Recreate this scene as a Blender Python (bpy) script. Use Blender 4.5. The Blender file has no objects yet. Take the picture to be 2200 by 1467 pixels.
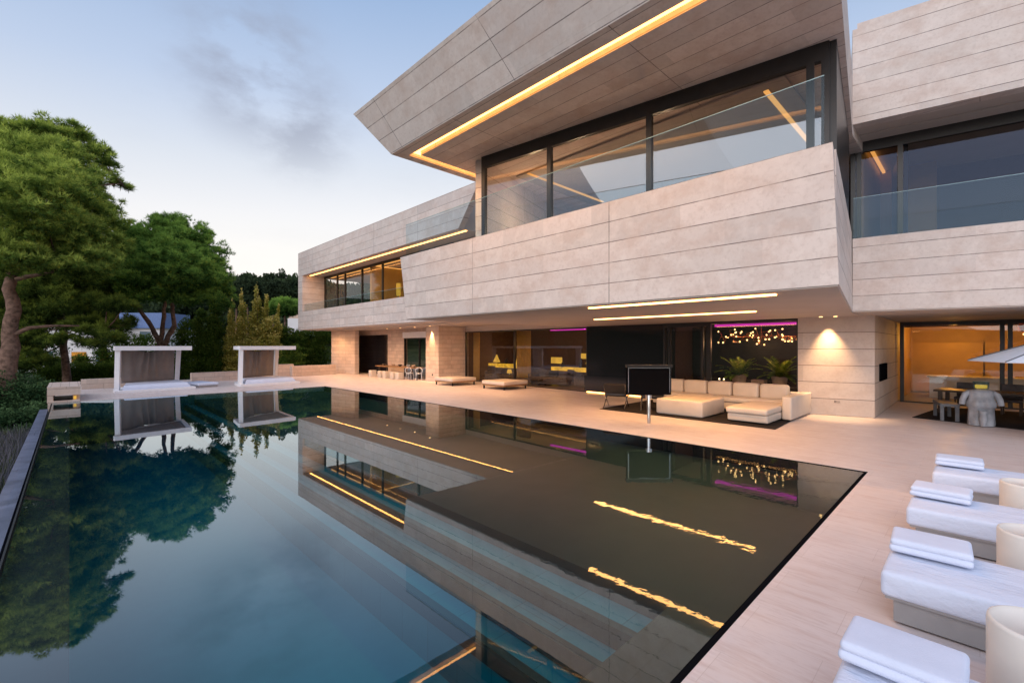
import bpy, math, random
import numpy as np
from mathutils import Vector, Matrix
R = math.radians
random.seed(7); RNG = np.random.default_rng(11)
S = bpy.context.scene
COL = S.collection

# ------------------------------------------------------------------ camera
EYE = 2.2
cd = bpy.data.cameras.new('camera'); cam = bpy.data.objects.new('camera', cd); COL.objects.link(cam)
cam.location = (0, 0, EYE); cam.rotation_euler = (R(90), 0, R(-44.2))
cd.sensor_width = 36; cd.lens = 16.0; cd.shift_y = 0.0043; cd.clip_start = 0.05; cd.clip_end = 3000
S.camera = cam
S.view_settings.view_transform = 'Standard'; S.view_settings.look = 'None'
S.view_settings.exposure = 0.0; S.view_settings.gamma = 1.0
S.render.engine = 'CYCLES'
S.cycles.use_denoising = True
S.cycles.max_bounces = 10; S.cycles.transparent_max_bounces = 24; S.cycles.glossy_bounces = 6
S.cycles.caustics_reflective = True; S.cycles.caustics_refractive = False
S.cycles.sample_clamp_indirect = 3.0
FW = Vector((math.sin(R(44.2)), math.cos(R(44.2)), 0)); RT = Vector((FW.y, -FW.x, 0))

def pt(px, py, d):
    """a place in the garden: compass bearing and height as read from a survey picture, d metres ahead"""
    return Vector((0, 0, EYE)) + FW * d + RT * (d * (px - 1100) / 978.0) + Vector((0, 0, d * (743 - py) / 978.0))

# ------------------------------------------------------------------ node helpers
def NT(name):
    m = bpy.data.materials.new(name); m.use_nodes = True
    nt = m.node_tree; nt.nodes.clear()
    out = nt.nodes.new('ShaderNodeOutputMaterial')
    return m, nt, out
def N(nt, typ, **kw):
    n = nt.nodes.new(typ)
    for k, v in kw.items(): setattr(n, k, v)
    return n
def setin(nt, n, key, v):
    s = n.inputs[key]
    if isinstance(v, bpy.types.NodeSocket): nt.links.new(v, s)
    else:
        if isinstance(v, tuple) and len(v) == 3 and s.type == 'RGBA': v = v + (1,)
        s.default_value = v
def math_(nt, op, a, b=None, c=None, clamp=False):
    n = N(nt, 'ShaderNodeMath', operation=op, use_clamp=clamp)
    setin(nt, n, 0, a)
    if b is not None: setin(nt, n, 1, b)
    if c is not None: setin(nt, n, 2, c)
    return n.outputs[0]
def mixc(nt, f, a, b, blend='MIX'):
    n = N(nt, 'ShaderNodeMix', data_type='RGBA', blend_type=blend)
    setin(nt, n, 0, f); setin(nt, n, 6, a); setin(nt, n, 7, b)
    return n.outputs[2]
def noise(nt, vec, scale, detail=4, rough=0.55):
    n = N(nt, 'ShaderNodeTexNoise')
    if vec is not None: nt.links.new(vec, n.inputs['Vector'])
    n.inputs['Scale'].default_value = scale; n.inputs['Detail'].default_value = detail; n.inputs['Roughness'].default_value = rough
    return n.outputs['Fac']
def ramp(nt, fac, stops, interp='LINEAR'):
    n = N(nt, 'ShaderNodeValToRGB'); cr = n.color_ramp; cr.interpolation = interp
    while len(cr.elements) < len(stops): cr.elements.new(0.5)
    for e, (p, c) in zip(cr.elements, stops):
        e.position = p; e.color = (c[0], c[1], c[2], 1) if isinstance(c, tuple) else (c, c, c, 1)
    nt.links.new(fac, n.inputs[0]); return n.outputs[0]
def scalev(nt, vec, s):
    n = N(nt, 'ShaderNodeMapping'); nt.links.new(vec, n.inputs['Vector']); n.inputs['Scale'].default_value = s
    return n.outputs[0]
def bsdf(nt, out, color, rough=0.6, metal=0.0, spec=0.5, normal=None, **kw):
    b = N(nt, 'ShaderNodeBsdfPrincipled')
    setin(nt, b, 'Base Color', color); setin(nt, b, 'Roughness', rough); setin(nt, b, 'Metallic', metal)
    setin(nt, b, 'Specular IOR Level', spec)
    if normal is not None: nt.links.new(normal, b.inputs['Normal'])
    for k, v in kw.items(): setin(nt, b, k.replace('_', ' '), v)
    nt.links.new(b.outputs[0], out.inputs['Surface']); return b
def bump(nt, h, strength, dist=0.01):
    n = N(nt, 'ShaderNodeBump'); nt.links.new(h, n.inputs['Height'])
    n.inputs['Strength'].default_value = strength; n.inputs['Distance'].default_value = dist
    return n.outputs[0]
def pos(nt): return N(nt, 'ShaderNodeNewGeometry').outputs['Position']

# ------------------------------------------------------------------ sky
W = bpy.data.worlds.new('World'); S.world = W; W.use_nodes = True
nt = W.node_tree; nt.nodes.clear()
wout = nt.nodes.new('ShaderNodeOutputWorld'); bg = nt.nodes.new('ShaderNodeBackground')
tc = N(nt, 'ShaderNodeTexCoord').outputs['Generated']
sep = N(nt, 'ShaderNodeSeparateXYZ'); nt.links.new(tc, sep.inputs[0])
# a warm, paler band lies over the north-east horizon where the glow of the sunset lingers
az = N(nt, 'ShaderNodeVectorMath', operation='DOT_PRODUCT'); nt.links.new(tc, az.inputs[0]); az.inputs[1].default_value = tuple(FW * .97 + RT * 0.05)
el = math_(nt, 'SUBTRACT', sep.outputs[2], math_(nt, 'MULTIPLY', math_(nt, 'SUBTRACT', az.outputs['Value'], 0.75), 0.14))
gcol = ramp(nt, math_(nt, 'MULTIPLY_ADD', el, 1.0, 0.1), [
    (0.00, (0.86, 0.66, 0.58)), (0.16, (0.95, 0.83, 0.77)), (0.27, (0.92, 0.87, 0.82)), (0.34, (0.84, 0.82, 0.82)),
    (0.43, (0.69, 0.72, 0.78)), (0.55, (0.49, 0.58, 0.75)), (0.72, (0.29, 0.42, 0.65)), (1.0, (0.20, 0.32, 0.56))])
cn = noise(nt, scalev(nt, tc, (1.6, 1.6, 3.0)), 4.2, 7, 0.6)
def blob(c, r0, r1):
    d = N(nt, 'ShaderNodeVectorMath', operation='DISTANCE'); nt.links.new(tc, d.inputs[0]); d.inputs[1].default_value = tuple(c)
    mr = N(nt, 'ShaderNodeMapRange', clamp=True); mr.interpolation_type = 'SMOOTHSTEP'
    nt.links.new(d.outputs['Value'], mr.inputs['Value']); mr.inputs['From Min'].default_value = r0; mr.inputs['From Max'].default_value = r1
    mr.inputs['To Min'].default_value = 1; mr.inputs['To Max'].default_value = 0
    return mr.outputs[0]
def dirn(px, py): return (pt(px, py, 1) - Vector((0, 0, EYE))).normalized()
m1 = math_(nt, 'MULTIPLY', blob(dirn(550, 150), 0.0, 0.17), ramp(nt, cn, [(0.38, 0.0), (0.60, 1.0)]))
m2 = math_(nt, 'MULTIPLY', blob(dirn(640, 255), 0.0, 0.15), ramp(nt, cn, [(0.38, 0.0), (0.60, .8)]))
m3 = math_(nt, 'MULTIPLY', ramp(nt, noise(nt, scalev(nt, tc, (1, 1, 3)), 1.7, 6, .6), [(0.55, 0.0), (0.85, 0.4)]), 0.35)
cm = math_(nt, 'MAXIMUM', math_(nt, 'MAXIMUM', m1, m2), m3)
sky2 = mixc(nt, math_(nt, 'MULTIPLY', cm, 0.85, clamp=True), gcol, (0.30, 0.31, 0.38))
nish = N(nt, 'ShaderNodeTexSky'); nish.sky_type = 'NISHITA'; nish.sun_disc = False
nish.sun_elevation = R(14); nish.sun_rotation = R(232)
skyc = mixc(nt, 0.02, sky2, nish.outputs[0])
nt.links.new(skyc, bg.inputs[0]); bg.inputs[1].default_value = 1.06
nt.links.new(bg.outputs[0], wout.inputs[0])

# afterglow of the set sun: a broad soft light from low behind the pool
sd = bpy.data.lights.new('sun', 'SUN'); sun = bpy.data.objects.new('sun', sd); COL.objects.link(sun)
sd.energy = 2.4; sd.angle = R(75); sd.color = (1.0, 0.925, 0.905)
dv = -Vector((-math.sin(R(58)), -math.cos(R(58)) * .55, .62)).normalized()
sun.rotation_euler = dv.to_track_quat('-Z', 'Y').to_euler()

# ------------------------------------------------------------------ materials
M = {}
def stone_mat(name, bw, rh, base, tint, zoff=0.0, mortar=0.011, contrast=1.0, sx=0.0, joff=0.0):
    m, nt, out = NT(name)
    g = N(nt, 'ShaderNodeNewGeometry'); p = g.outputs['Position']
    sp = N(nt, 'ShaderNodeSeparateXYZ'); nt.links.new(p, sp.inputs[0])
    sn = N(nt, 'ShaderNodeSeparateXYZ'); nt.links.new(g.outputs['True Normal'], sn.inputs[0])
    flat = math_(nt, 'GREATER_THAN', math_(nt, 'ABSOLUTE', sn.outputs[2]), 0.75)
    v1 = N(nt, 'ShaderNodeCombineXYZ'); nt.links.new(math_(nt, 'ADD', math_(nt, 'ADD', sp.outputs[0], sp.outputs[1]), sx), v1.inputs[0])
    nt.links.new(math_(nt, 'ADD', sp.outputs[2], zoff), v1.inputs[1])
    v2 = N(nt, 'ShaderNodeCombineXYZ'); nt.links.new(sp.outputs[1], v2.inputs[0]); nt.links.new(sp.outputs[0], v2.inputs[1])
    mv = N(nt, 'ShaderNodeMix', data_type='VECTOR'); nt.links.new(flat, mv.inputs[0]); nt.links.new(v1.outputs[0], mv.inputs[4]); nt.links.new(v2.outputs[0], mv.inputs[5])
    br = N(nt, 'ShaderNodeTexBrick'); nt.links.new(mv.outputs[1], br.inputs['Vector'])
    br.offset = joff; br.offset_frequency = 2
    br.inputs['Scale'].default_value = 1; br.inputs['Brick Width'].default_value = bw; br.inputs['Row Height'].default_value = rh
    br.inputs['Mortar Size'].default_value = mortar; br.inputs['Mortar Smooth'].default_value = 0.1; br.inputs['Bias'].default_value = 0
    a = base; b = tint
    br.inputs['Color1'].default_value = a + (1,); br.inputs['Color2'].default_value = b + (1,)
    br.inputs['Mortar'].default_value = (base[0] * .30, base[1] * .28, base[2] * .28, 1)
    b2 = N(nt, 'ShaderNodeTexBrick'); nt.links.new(mv.outputs[1], b2.inputs['Vector']); b2.offset = 0.43
    b2.inputs['Scale'].default_value = 1; b2.inputs['Brick Width'].default_value = bw * .31; b2.inputs['Row Height'].default_value = rh
    b2.inputs['Mortar Size'].default_value = 0.0; b2.inputs['Color1'].default_value = (.80, .79, .79, 1); b2.inputs['Color2'].default_value = (1.06, 1.03, 1.02, 1)
    n1 = noise(nt, scalev(nt, p, (1, 1, 1.5)), 1.5, 8, 0.66)
    n2 = noise(nt, p, 14, 6, 0.65)
    # rusty travertine blotches in the slabs
    c = mixc(nt, math_(nt, 'MULTIPLY', ramp(nt, n1, [(0.46, 0.0), (0.66, 1.0)]), 0.42 * contrast), mixc(nt, 0.75, br.outputs['Color'], b2.outputs['Color'], 'MULTIPLY'), (base[0] * .78, base[1] * .67, base[2] * .62))
    c = mixc(nt, math_(nt, 'MULTIPLY', ramp(nt, n2, [(0.36, 1.0), (0.5, 0.0)]), 0.2 * contrast), c, (base[0] * .66, base[1] * .60, base[2] * .58))
    c = mixc(nt, math_(nt, 'MULTIPLY', ramp(nt, noise(nt, p, 3.7, 5, .6), [(0.5, 0.0), (0.7, 1.0)]), 0.25 * contrast), c, tuple(min(1, x * 1.12) for x in base))
    h = math_(nt, 'SUBTRACT', math_(nt, 'MULTIPLY', n2, 0.3), br.outputs['Fac'])
    bsdf(nt, out, c, 0.62, spec=0.3, normal=bump(nt, h, 0.35, 0.008))
    return m
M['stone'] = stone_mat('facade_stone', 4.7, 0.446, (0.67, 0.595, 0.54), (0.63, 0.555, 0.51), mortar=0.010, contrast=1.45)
M['stone_low'] = stone_mat('ground_wall_stone', 9.0, 0.525, (0.60, 0.50, 0.43), (0.62, 0.53, 0.47), joff=0.41)
M['stone_fine'] = stone_mat('terrace_wall_stone', 1.6, 0.26, (0.60, 0.47, 0.39), (0.64, 0.53, 0.45), mortar=0.006, joff=0.4)

def deck_mat():
    m, nt, out = NT('travertine_paving'); p = pos(nt)
    sp = N(nt, 'ShaderNodeSeparateXYZ'); nt.links.new(p, sp.inputs[0])
    v = N(nt, 'ShaderNodeCombineXYZ'); nt.links.new(sp.outputs[1], v.inputs[0]); nt.links.new(sp.outputs[0], v.inputs[1])
    br = N(nt, 'ShaderNodeTexBrick'); nt.links.new(v.outputs[0], br.inputs['Vector']); br.offset = 0.41; br.offset_frequency = 2
    br.inputs['Scale'].default_value = 1; br.inputs['Brick Width'].default_value = 1.3; br.inputs['Row Height'].default_value = 0.42
    br.inputs['Mortar Size'].default_value = 0.002; br.inputs['Mortar Smooth'].default_value = 0.3
    br.inputs['Color1'].default_value = (0.59, 0.505, 0.475, 1); br.inputs['Color2'].default_value = (0.625, 0.54, 0.51, 1)
    br.inputs['Mortar'].default_value = (0.48, 0.39, 0.36, 1)
    st = noise(nt, scalev(nt, p, (5.5, 0.75, 1)), 1.6, 8, 0.68)
    st2 = noise(nt, scalev(nt, p, (16, 2.4, 1)), 2.0, 6, 0.7)
    c = mixc(nt, math_(nt, 'MULTIPLY', ramp(nt, st, [(0.48, 0.0), (0.70, 1.0)]), 0.55), br.outputs['Color'], (0.44, 0.29, 0.24))
    c = mixc(nt, math_(nt, 'MULTIPLY', ramp(nt, st2, [(0.52, 0.0), (0.66, 1.0)]), 0.33), c, (0.40, 0.28, 0.25))
    c = mixc(nt, math_(nt, 'MULTIPLY', ramp(nt, noise(nt, p, 0.55, 4), [(0.4, 0.0), (0.65, 1.0)]), 0.25), c, (0.66, 0.57, 0.54))
    ro = ramp(nt, noise(nt, p, 2.4, 4), [(0.3, 0.34), (0.7, 0.55)])
    bsdf(nt, out, c, ro, spec=0.35, normal=bump(nt, math_(nt, 'SUBTRACT', math_(nt, 'MULTIPLY', st2, .35), br.outputs['Fac']), 0.2, 0.004))
    return m
M['deck'] = deck_mat()
def plain(name, col, rough=0.6, metal=0.0, spec=0.4, var=0.12, scale=6.0, bmp=0.0, coat=0.0, bscale=60):
    m, nt, out = NT(name); p = N(nt, 'ShaderNodeTexCoord').outputs['Object']
    c = mixc(nt, ramp(nt, noise(nt, p, scale, 5), [(0.3, 0.0), (0.7, 1.0)]), tuple(x * (1 - var) for x in col), tuple(min(1, x * (1 + var)) for x in col))
    nm = bump(nt, noise(nt, p, bscale, 4), bmp, 0.01) if bmp else None
    b = bsdf(nt, out, c, rough, metal, spec, nm)
    if coat: b.inputs['Coat Weight'].default_value = coat
    return m
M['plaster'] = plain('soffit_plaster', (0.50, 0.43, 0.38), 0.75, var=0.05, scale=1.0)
M['room_wall'] = plain('room_wall', (0.085, 0.05, 0.045), 0.8, var=0.1)
M['room_pale'] = plain('room_pale', (0.34, 0.31, 0.28), 0.8, var=0.05)
M['room_floor'] = plain('room_floor', (0.20, 0.15, 0.11), 0.3, var=0.15)
M['dark_stone'] = plain('dark_granite', (0.035, 0.033, 0.032), 0.35, var=0.3, scale=9)
M['black'] = plain('black_panel', (0.010, 0.010, 0.013), 0.12, spec=0.6, var=0.1)
M['black_matt'] = plain('black_lacquer', (0.012, 0.012, 0.013), 0.45, var=0.2)
M['frame'] = plain('window_frame_metal', (0.018, 0.017, 0.017), 0.35, spec=0.5)
M['white_paint'] = plain('white_lacquer', (0.76, 0.75, 0.77), 0.45, var=0.04)
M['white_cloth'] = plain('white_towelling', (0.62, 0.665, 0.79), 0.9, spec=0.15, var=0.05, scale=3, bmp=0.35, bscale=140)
def cloth_mat():
    m, nt, out = NT('lounger_cloth'); p = N(nt, 'ShaderNodeTexCoord').outputs['Object']; w = pos(nt)
    wr = noise(nt, scalev(nt, w, (2.2, .8, 1)), 3.0, 5, .6); fine = noise(nt, p, 160, 3)
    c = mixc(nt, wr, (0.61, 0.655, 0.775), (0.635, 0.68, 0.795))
    h = math_(nt, 'ADD', math_(nt, 'MULTIPLY', wr, 1.0), math_(nt, 'MULTIPLY', fine, 0.04))
    bsdf(nt, out, c, 0.9, spec=0.12, normal=bump(nt, h, 0.8, 0.05)); return m
M['lounger_cloth'] = cloth_mat()
M['cream_cloth'] = plain('cream_leather', (0.62, 0.53, 0.45), 0.55, var=0.07, scale=2, bmp=0.12, bscale=14)
M['grey_base'] = plain('grey_lounger_base', (0.30, 0.285, 0.28), 0.7, var=0.06, bmp=.1)
M['taupe'] = plain('taupe_curtain', (0.25, 0.215, 0.195), 0.9, spec=0.1, var=0.10, scale=2)
M['cream_resin'] = plain('cream_resin', (0.70, 0.66, 0.60), 0.4, var=0.03)
M['chrome'] = plain('polished_steel', (0.62, 0.60, 0.58), 0.15, metal=1.0, var=0.03)
M['rug'] = plain('black_rug', (0.025, 0.021, 0.020), 0.95, spec=0.1, var=0.3, scale=20, bmp=0.3)
M['black_leather'] = plain('black_leather', (0.018, 0.017, 0.018), 0.35, var=0.2)
M['wood'] = plain('teak_wood', (0.30, 0.16, 0.07), 0.45, var=0.25, scale=5)
M['dark_wood'] = plain('dark_wood', (0.05, 0.032, 0.022), 0.4, var=0.3, scale=5)
M['cabinet'] = plain('cabinet_veneer', (0.52, 0.34, 0.12), 0.5, var=0.1, scale=1.2)
M['terracotta'] = plain('planter_clay', (0.42, 0.30, 0.22), 0.8, var=0.2, bmp=.2)
M['dark_fabric'] = plain('dark_grey_fabric', (0.10, 0.085, 0.085), 0.9, spec=0.1, var=0.25, scale=8)
M['grey_wood'] = plain('grey_painted_wood', (0.12, 0.13, 0.15), 0.55, var=0.15)
M['marble'] = plain('grey_marble', (0.30, 0.32, 0.36), 0.35, var=0.35, scale=4)
M['bark'] = plain('pine_bark', (0.16, 0.10, 0.075), 0.95, spec=0.1, var=0.55, scale=5, bmp=0.9, bscale=16)
M['bluestone'] = plain('slate_coping', (0.14, 0.155, 0.22), 0.35, var=0.35, scale=3, bmp=.2)
M['house_white'] = plain('white_render', (0.62, 0.60, 0.60), 0.8, var=0.06, scale=.5)
M['house_glass'] = plain('far_window', (0.06, 0.10, 0.13), 0.1, spec=0.8, var=0.3)
M['slate_blue'] = plain('blue_roof', (0.10, 0.17, 0.36), 0.4, var=0.15)
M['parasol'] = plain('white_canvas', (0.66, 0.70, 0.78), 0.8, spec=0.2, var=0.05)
M['copper'] = plain('copper_glass', (0.75, 0.30, 0.13), 0.2, metal=0.9, var=0.3)
def void_mat():
    m, nt, out = NT('dark_gap'); d = N(nt, 'ShaderNodeBsdfDiffuse'); d.inputs[0].default_value = (.006, .006, .007, 1); nt.links.new(d.outputs[0], out.inputs[0]); return m
M['gap'] = void_mat()
def emit(name, col, s, var=0.0):
    m, nt, out = NT(name); e = N(nt, 'ShaderNodeEmission'); e.inputs[1].default_value = s
    if var:
        p = pos(nt); c = mixc(nt, ramp(nt, noise(nt, p, 3.0, 4), [(0.35, 0.0), (0.65, 1.0)]), tuple(x * (1 - var) for x in col), col)
        nt.links.new(c, e.inputs[0])
    else: e.inputs[0].default_value = col + (1,)
    nt.links.new(e.outputs[0], out.inputs[0]); return m
M['led'] = emit('warm_led_strip', (1.0, 0.43, 0.11), 7.0)
M['led_soft'] = emit('pale_led_strip', (1.0, 0.45, 0.13), 9.0)
M['led_in'] = emit('room_led_strip', (1.0, 0.47, 0.12), 1.4)
M['magenta'] = emit('magenta_led', (0.75, 0.04, 0.50), 1.1)
M['bulb'] = emit('warm_bulb', (1.0, 0.58, 0.22), 5.0)
M['yellow_glow'] = emit('backlit_onyx', (1.0, 0.53, 0.045), 1.15, var=0.55)
M['lamp_glow'] = emit('lamp_shade_glow', (1.0, 0.55, 0.08), 0.9, var=0.3)
M['far_lit'] = emit('far_lit_room', (1.0, 0.45, 0.09), 0.55, var=0.75)
M['candle'] = emit('candle_flame', (1.0, 0.75, 0.4), 10.0)

def glass_mat(name, r0, tint, refl=(0.95, 0.97, 1.0), power=5.0):
    m, nt, out = NT(name)
    lw = N(nt, 'ShaderNodeLayerWeight'); lw.inputs['Blend'].default_value = 0.5
    f = math_(nt, 'MULTIPLY_ADD', math_(nt, 'POWER', lw.outputs['Facing'], power), 1 - r0, r0, clamp=True)
    tr = N(nt, 'ShaderNodeBsdfTransparent'); tr.inputs[0].default_value = tint + (1,)
    gl = N(nt, 'ShaderNodeBsdfGlossy'); gl.inputs['Roughness'].default_value = 0.0; gl.inputs['Color'].default_value = refl + (1,)
    mx = N(nt, 'ShaderNodeMixShader'); nt.links.new(f, mx.inputs[0]); nt.links.new(tr.outputs[0], mx.inputs[1]); nt.links.new(gl.outputs[0], mx.inputs[2])
    nt.links.new(mx.outputs[0], out.inputs[0]); return m
M['glass'] = glass_mat('window_glass', 0.20, (0.72, 0.70, 0.66), (0.88, 0.86, 0.88))
M['glass_dark'] = glass_mat('dark_window_glass', 0.05, (0.55, 0.52, 0.48), (0.34, 0.44, 0.66))
M['glass_low'] = glass_mat('clear_window_glass', 0.07, (0.82, 0.80, 0.76))
M['rail_glass'] = glass_mat('balustrade_glass', 0.022, (0.78, 0.89, 0.93), (0.62, 0.82, 0.95))

def water_mat():
    m, nt, out = NT('pool_water'); p = pos(nt)
    lw = N(nt, 'ShaderNodeLayerWeight'); lw.inputs['Blend'].default_value = 0.5
    r0 = 0.04
    f = math_(nt, 'MULTIPLY_ADD', math_(nt, 'POWER', lw.outputs['Facing'], 3.0), 0.93 - r0, r0, clamp=True)
    # faint ripples, livelier close to the near overflow edge
    sp = N(nt, 'ShaderNodeSeparateXYZ'); nt.links.new(p, sp.inputs[0])
    near = N(nt, 'ShaderNodeMapRange', clamp=True); near.interpolation_type = 'SMOOTHSTEP'
    nt.links.new(sp.outputs[1], near.inputs['Value']); near.inputs['From Min'].default_value = 1.5; near.inputs['From Max'].default_value = 5.2
    near.inputs['To Min'].default_value = 1.0; near.inputs['To Max'].default_value = 0.05
    side = N(nt, 'ShaderNodeMapRange', clamp=True); side.interpolation_type = 'SMOOTHSTEP'
    nt.links.new(sp.outputs[0], side.inputs['Value']); side.inputs['From Min'].default_value = 2.2; side.inputs['From Max'].default_value = 4.2
    side.inputs['To Min'].default_value = 0.06; side.inputs['To Max'].default_value = 1.0
    amp = math_(nt, 'MULTIPLY', near.outputs[0], side.outputs[0])
    h = math_(nt, 'ADD', noise(nt, p, 4.0, 3, .5), math_(nt, 'MULTIPLY', noise(nt, p, 13, 3, .5), 0.2))
    bn = N(nt, 'ShaderNodeBump'); nt.links.new(math_(nt, 'MULTIPLY', h, math_(nt, 'ADD', amp, 0.03)), bn.inputs['Height'])
    bn.inputs['Strength'].default_value = 0.25; bn.inputs['Distance'].default_value = 0.005
    nt.links.new(bn.outputs[0], lw.inputs['Normal'])
    tr = N(nt, 'ShaderNodeBsdfTransparent'); tr.inputs[0].default_value = (0.92, 0.97, 0.98, 1)
    gl = N(nt, 'ShaderNodeBsdfGlossy'); gl.inputs['Roughness'].default_value = 0.0; gl.inputs['Color'].default_value = (0.86, 0.95, 1.0, 1)
    nt.links.new(bn.outputs[0], gl.inputs['Normal'])
    mx = N(nt, 'ShaderNodeMixShader'); nt.links.new(f, mx.inputs[0]); nt.links.new(tr.outputs[0], mx.inputs[1]); nt.links.new(gl.outputs[0], mx.inputs[2])
    nt.links.new(mx.outputs[0], out.inputs['Surface'])
    va = N(nt, 'ShaderNodeVolumeAbsorption'); va.inputs['Color'].default_value = (0.04, 0.78, 0.84, 1); va.inputs['Density'].default_value = 0.7
    nt.links.new(va.outputs[0], out.inputs['Volume'])
    return m
M['water'] = water_mat()
def pool_mat(name, c1, c2, joint=0.005):
    m, nt, out = NT(name); p = pos(nt)
    br = N(nt, 'ShaderNodeTexBrick'); nt.links.new(p, br.inputs['Vector']); br.offset = 0.5
    br.inputs['Scale'].default_value = 1; br.inputs['Brick Width'].default_value = 1.2; br.inputs['Row Height'].default_value = 0.6
    br.inputs['Mortar Size'].default_value = joint; br.inputs['Color1'].default_value = c1 + (1,); br.inputs['Color2'].default_value = c2 + (1,)
    br.inputs['Mortar'].default_value = tuple(x * .6 for x in c1) + (1,)
    c = mixc(nt, math_(nt, 'MULTIPLY', noise(nt, p, 4, 6, .65), 0.5), br.outputs['Color'], tuple(x * .6 for x in c1))
    bsdf(nt, out, c, 0.5, spec=0.2); return m
M['pool_shelf'] = pool_mat('pool_shelf_slate', (0.022, 0.020, 0.020), (0.027, 0.025, 0.025))
M['pool_deep'] = pool_mat('pool_deep_tile', (0.06, 0.27, 0.29), (0.063, 0.28, 0.30), 0.0)
M['pool_step'] = pool_mat('pool_step_tile', (0.04, 0.15, 0.17), (0.05, 0.18, 0.20))

def leaf_mat(name, dark, mid, light, trans=0.25, sc=1.1):
    m, nt, out = NT(name); p = N(nt, 'ShaderNodeTexCoord').outputs['Object']
    at = N(nt, 'ShaderNodeAttribute', attribute_name='tone')
    n = math_(nt, 'ADD', math_(nt, 'MULTIPLY', noise(nt, p, sc, 3), 0.55), math_(nt, 'MULTIPLY', at.outputs['Fac'], 0.5))  # tone carries the top light painted onto tufts and leaves
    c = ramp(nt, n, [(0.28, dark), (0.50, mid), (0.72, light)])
    d = N(nt, 'ShaderNodeBsdfDiffuse'); nt.links.new(c, d.inputs[0])
    t = N(nt, 'ShaderNodeBsdfTranslucent'); nt.links.new(c, t.inputs[0])
    mx = N(nt, 'ShaderNodeMixShader'); mx.inputs[0].default_value = trans
    nt.links.new(d.outputs[0], mx.inputs[1]); nt.links.new(t.outputs[0], mx.inputs[2]); nt.links.new(mx.outputs[0], out.inputs[0])
    return m
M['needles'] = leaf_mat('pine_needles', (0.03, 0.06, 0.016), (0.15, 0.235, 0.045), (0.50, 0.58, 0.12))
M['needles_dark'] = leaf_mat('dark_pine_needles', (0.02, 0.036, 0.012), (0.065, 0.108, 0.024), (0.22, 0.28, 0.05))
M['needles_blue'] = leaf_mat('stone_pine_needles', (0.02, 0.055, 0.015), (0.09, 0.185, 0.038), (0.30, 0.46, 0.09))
M['leaf'] = leaf_mat('hedge_leaves', (0.018, 0.040, 0.008), (0.05, 0.09, 0.015), (0.12, 0.16, 0.03))
M['leaf_yellow'] = leaf_mat('golden_shrub_leaves', (0.09, 0.10, 0.016), (0.34, 0.31, 0.05), (0.78, 0.62, 0.20))
M['leaf_bush'] = leaf_mat('bush_leaves', (0.008, 0.022, 0.010), (0.022, 0.052, 0.022), (0.10, 0.17, 0.07))
M['leaf_far'] = leaf_mat('far_wood_leaves', (0.022, 0.036, 0.024), (0.040, 0.060, 0.034), (0.07, 0.10, 0.045), sc=.05)
M['cycad'] = leaf_mat('cycad_leaves', (0.05, 0.10, 0.02), (0.12, 0.20, 0.03), (0.24, 0.30, 0.05))
M['grass'] = leaf_mat('grass_blades', (0.03, 0.045, 0.018), (0.07, 0.085, 0.035), (0.14, 0.16, 0.07))
M['lavender'] = leaf_mat('lavender_leaves', (0.05, 0.05, 0.05), (0.11, 0.11, 0.12), (0.2, 0.19, 0.23))
def ground_mat():
    m, nt, out = NT('garden_ground'); p = pos(nt)
    c = mixc(nt, ramp(nt, noise(nt, p, 0.35, 6), [(0.4, 0.0), (0.6, 1.0)]), (0.025, 0.035, 0.014), (0.055, 0.062, 0.028))
    bsdf(nt, out, c, 0.95, spec=0.1, normal=bump(nt, noise(nt, p, 6, 5), 0.6, 0.05)); return m
M['ground'] = ground_mat()

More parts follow.
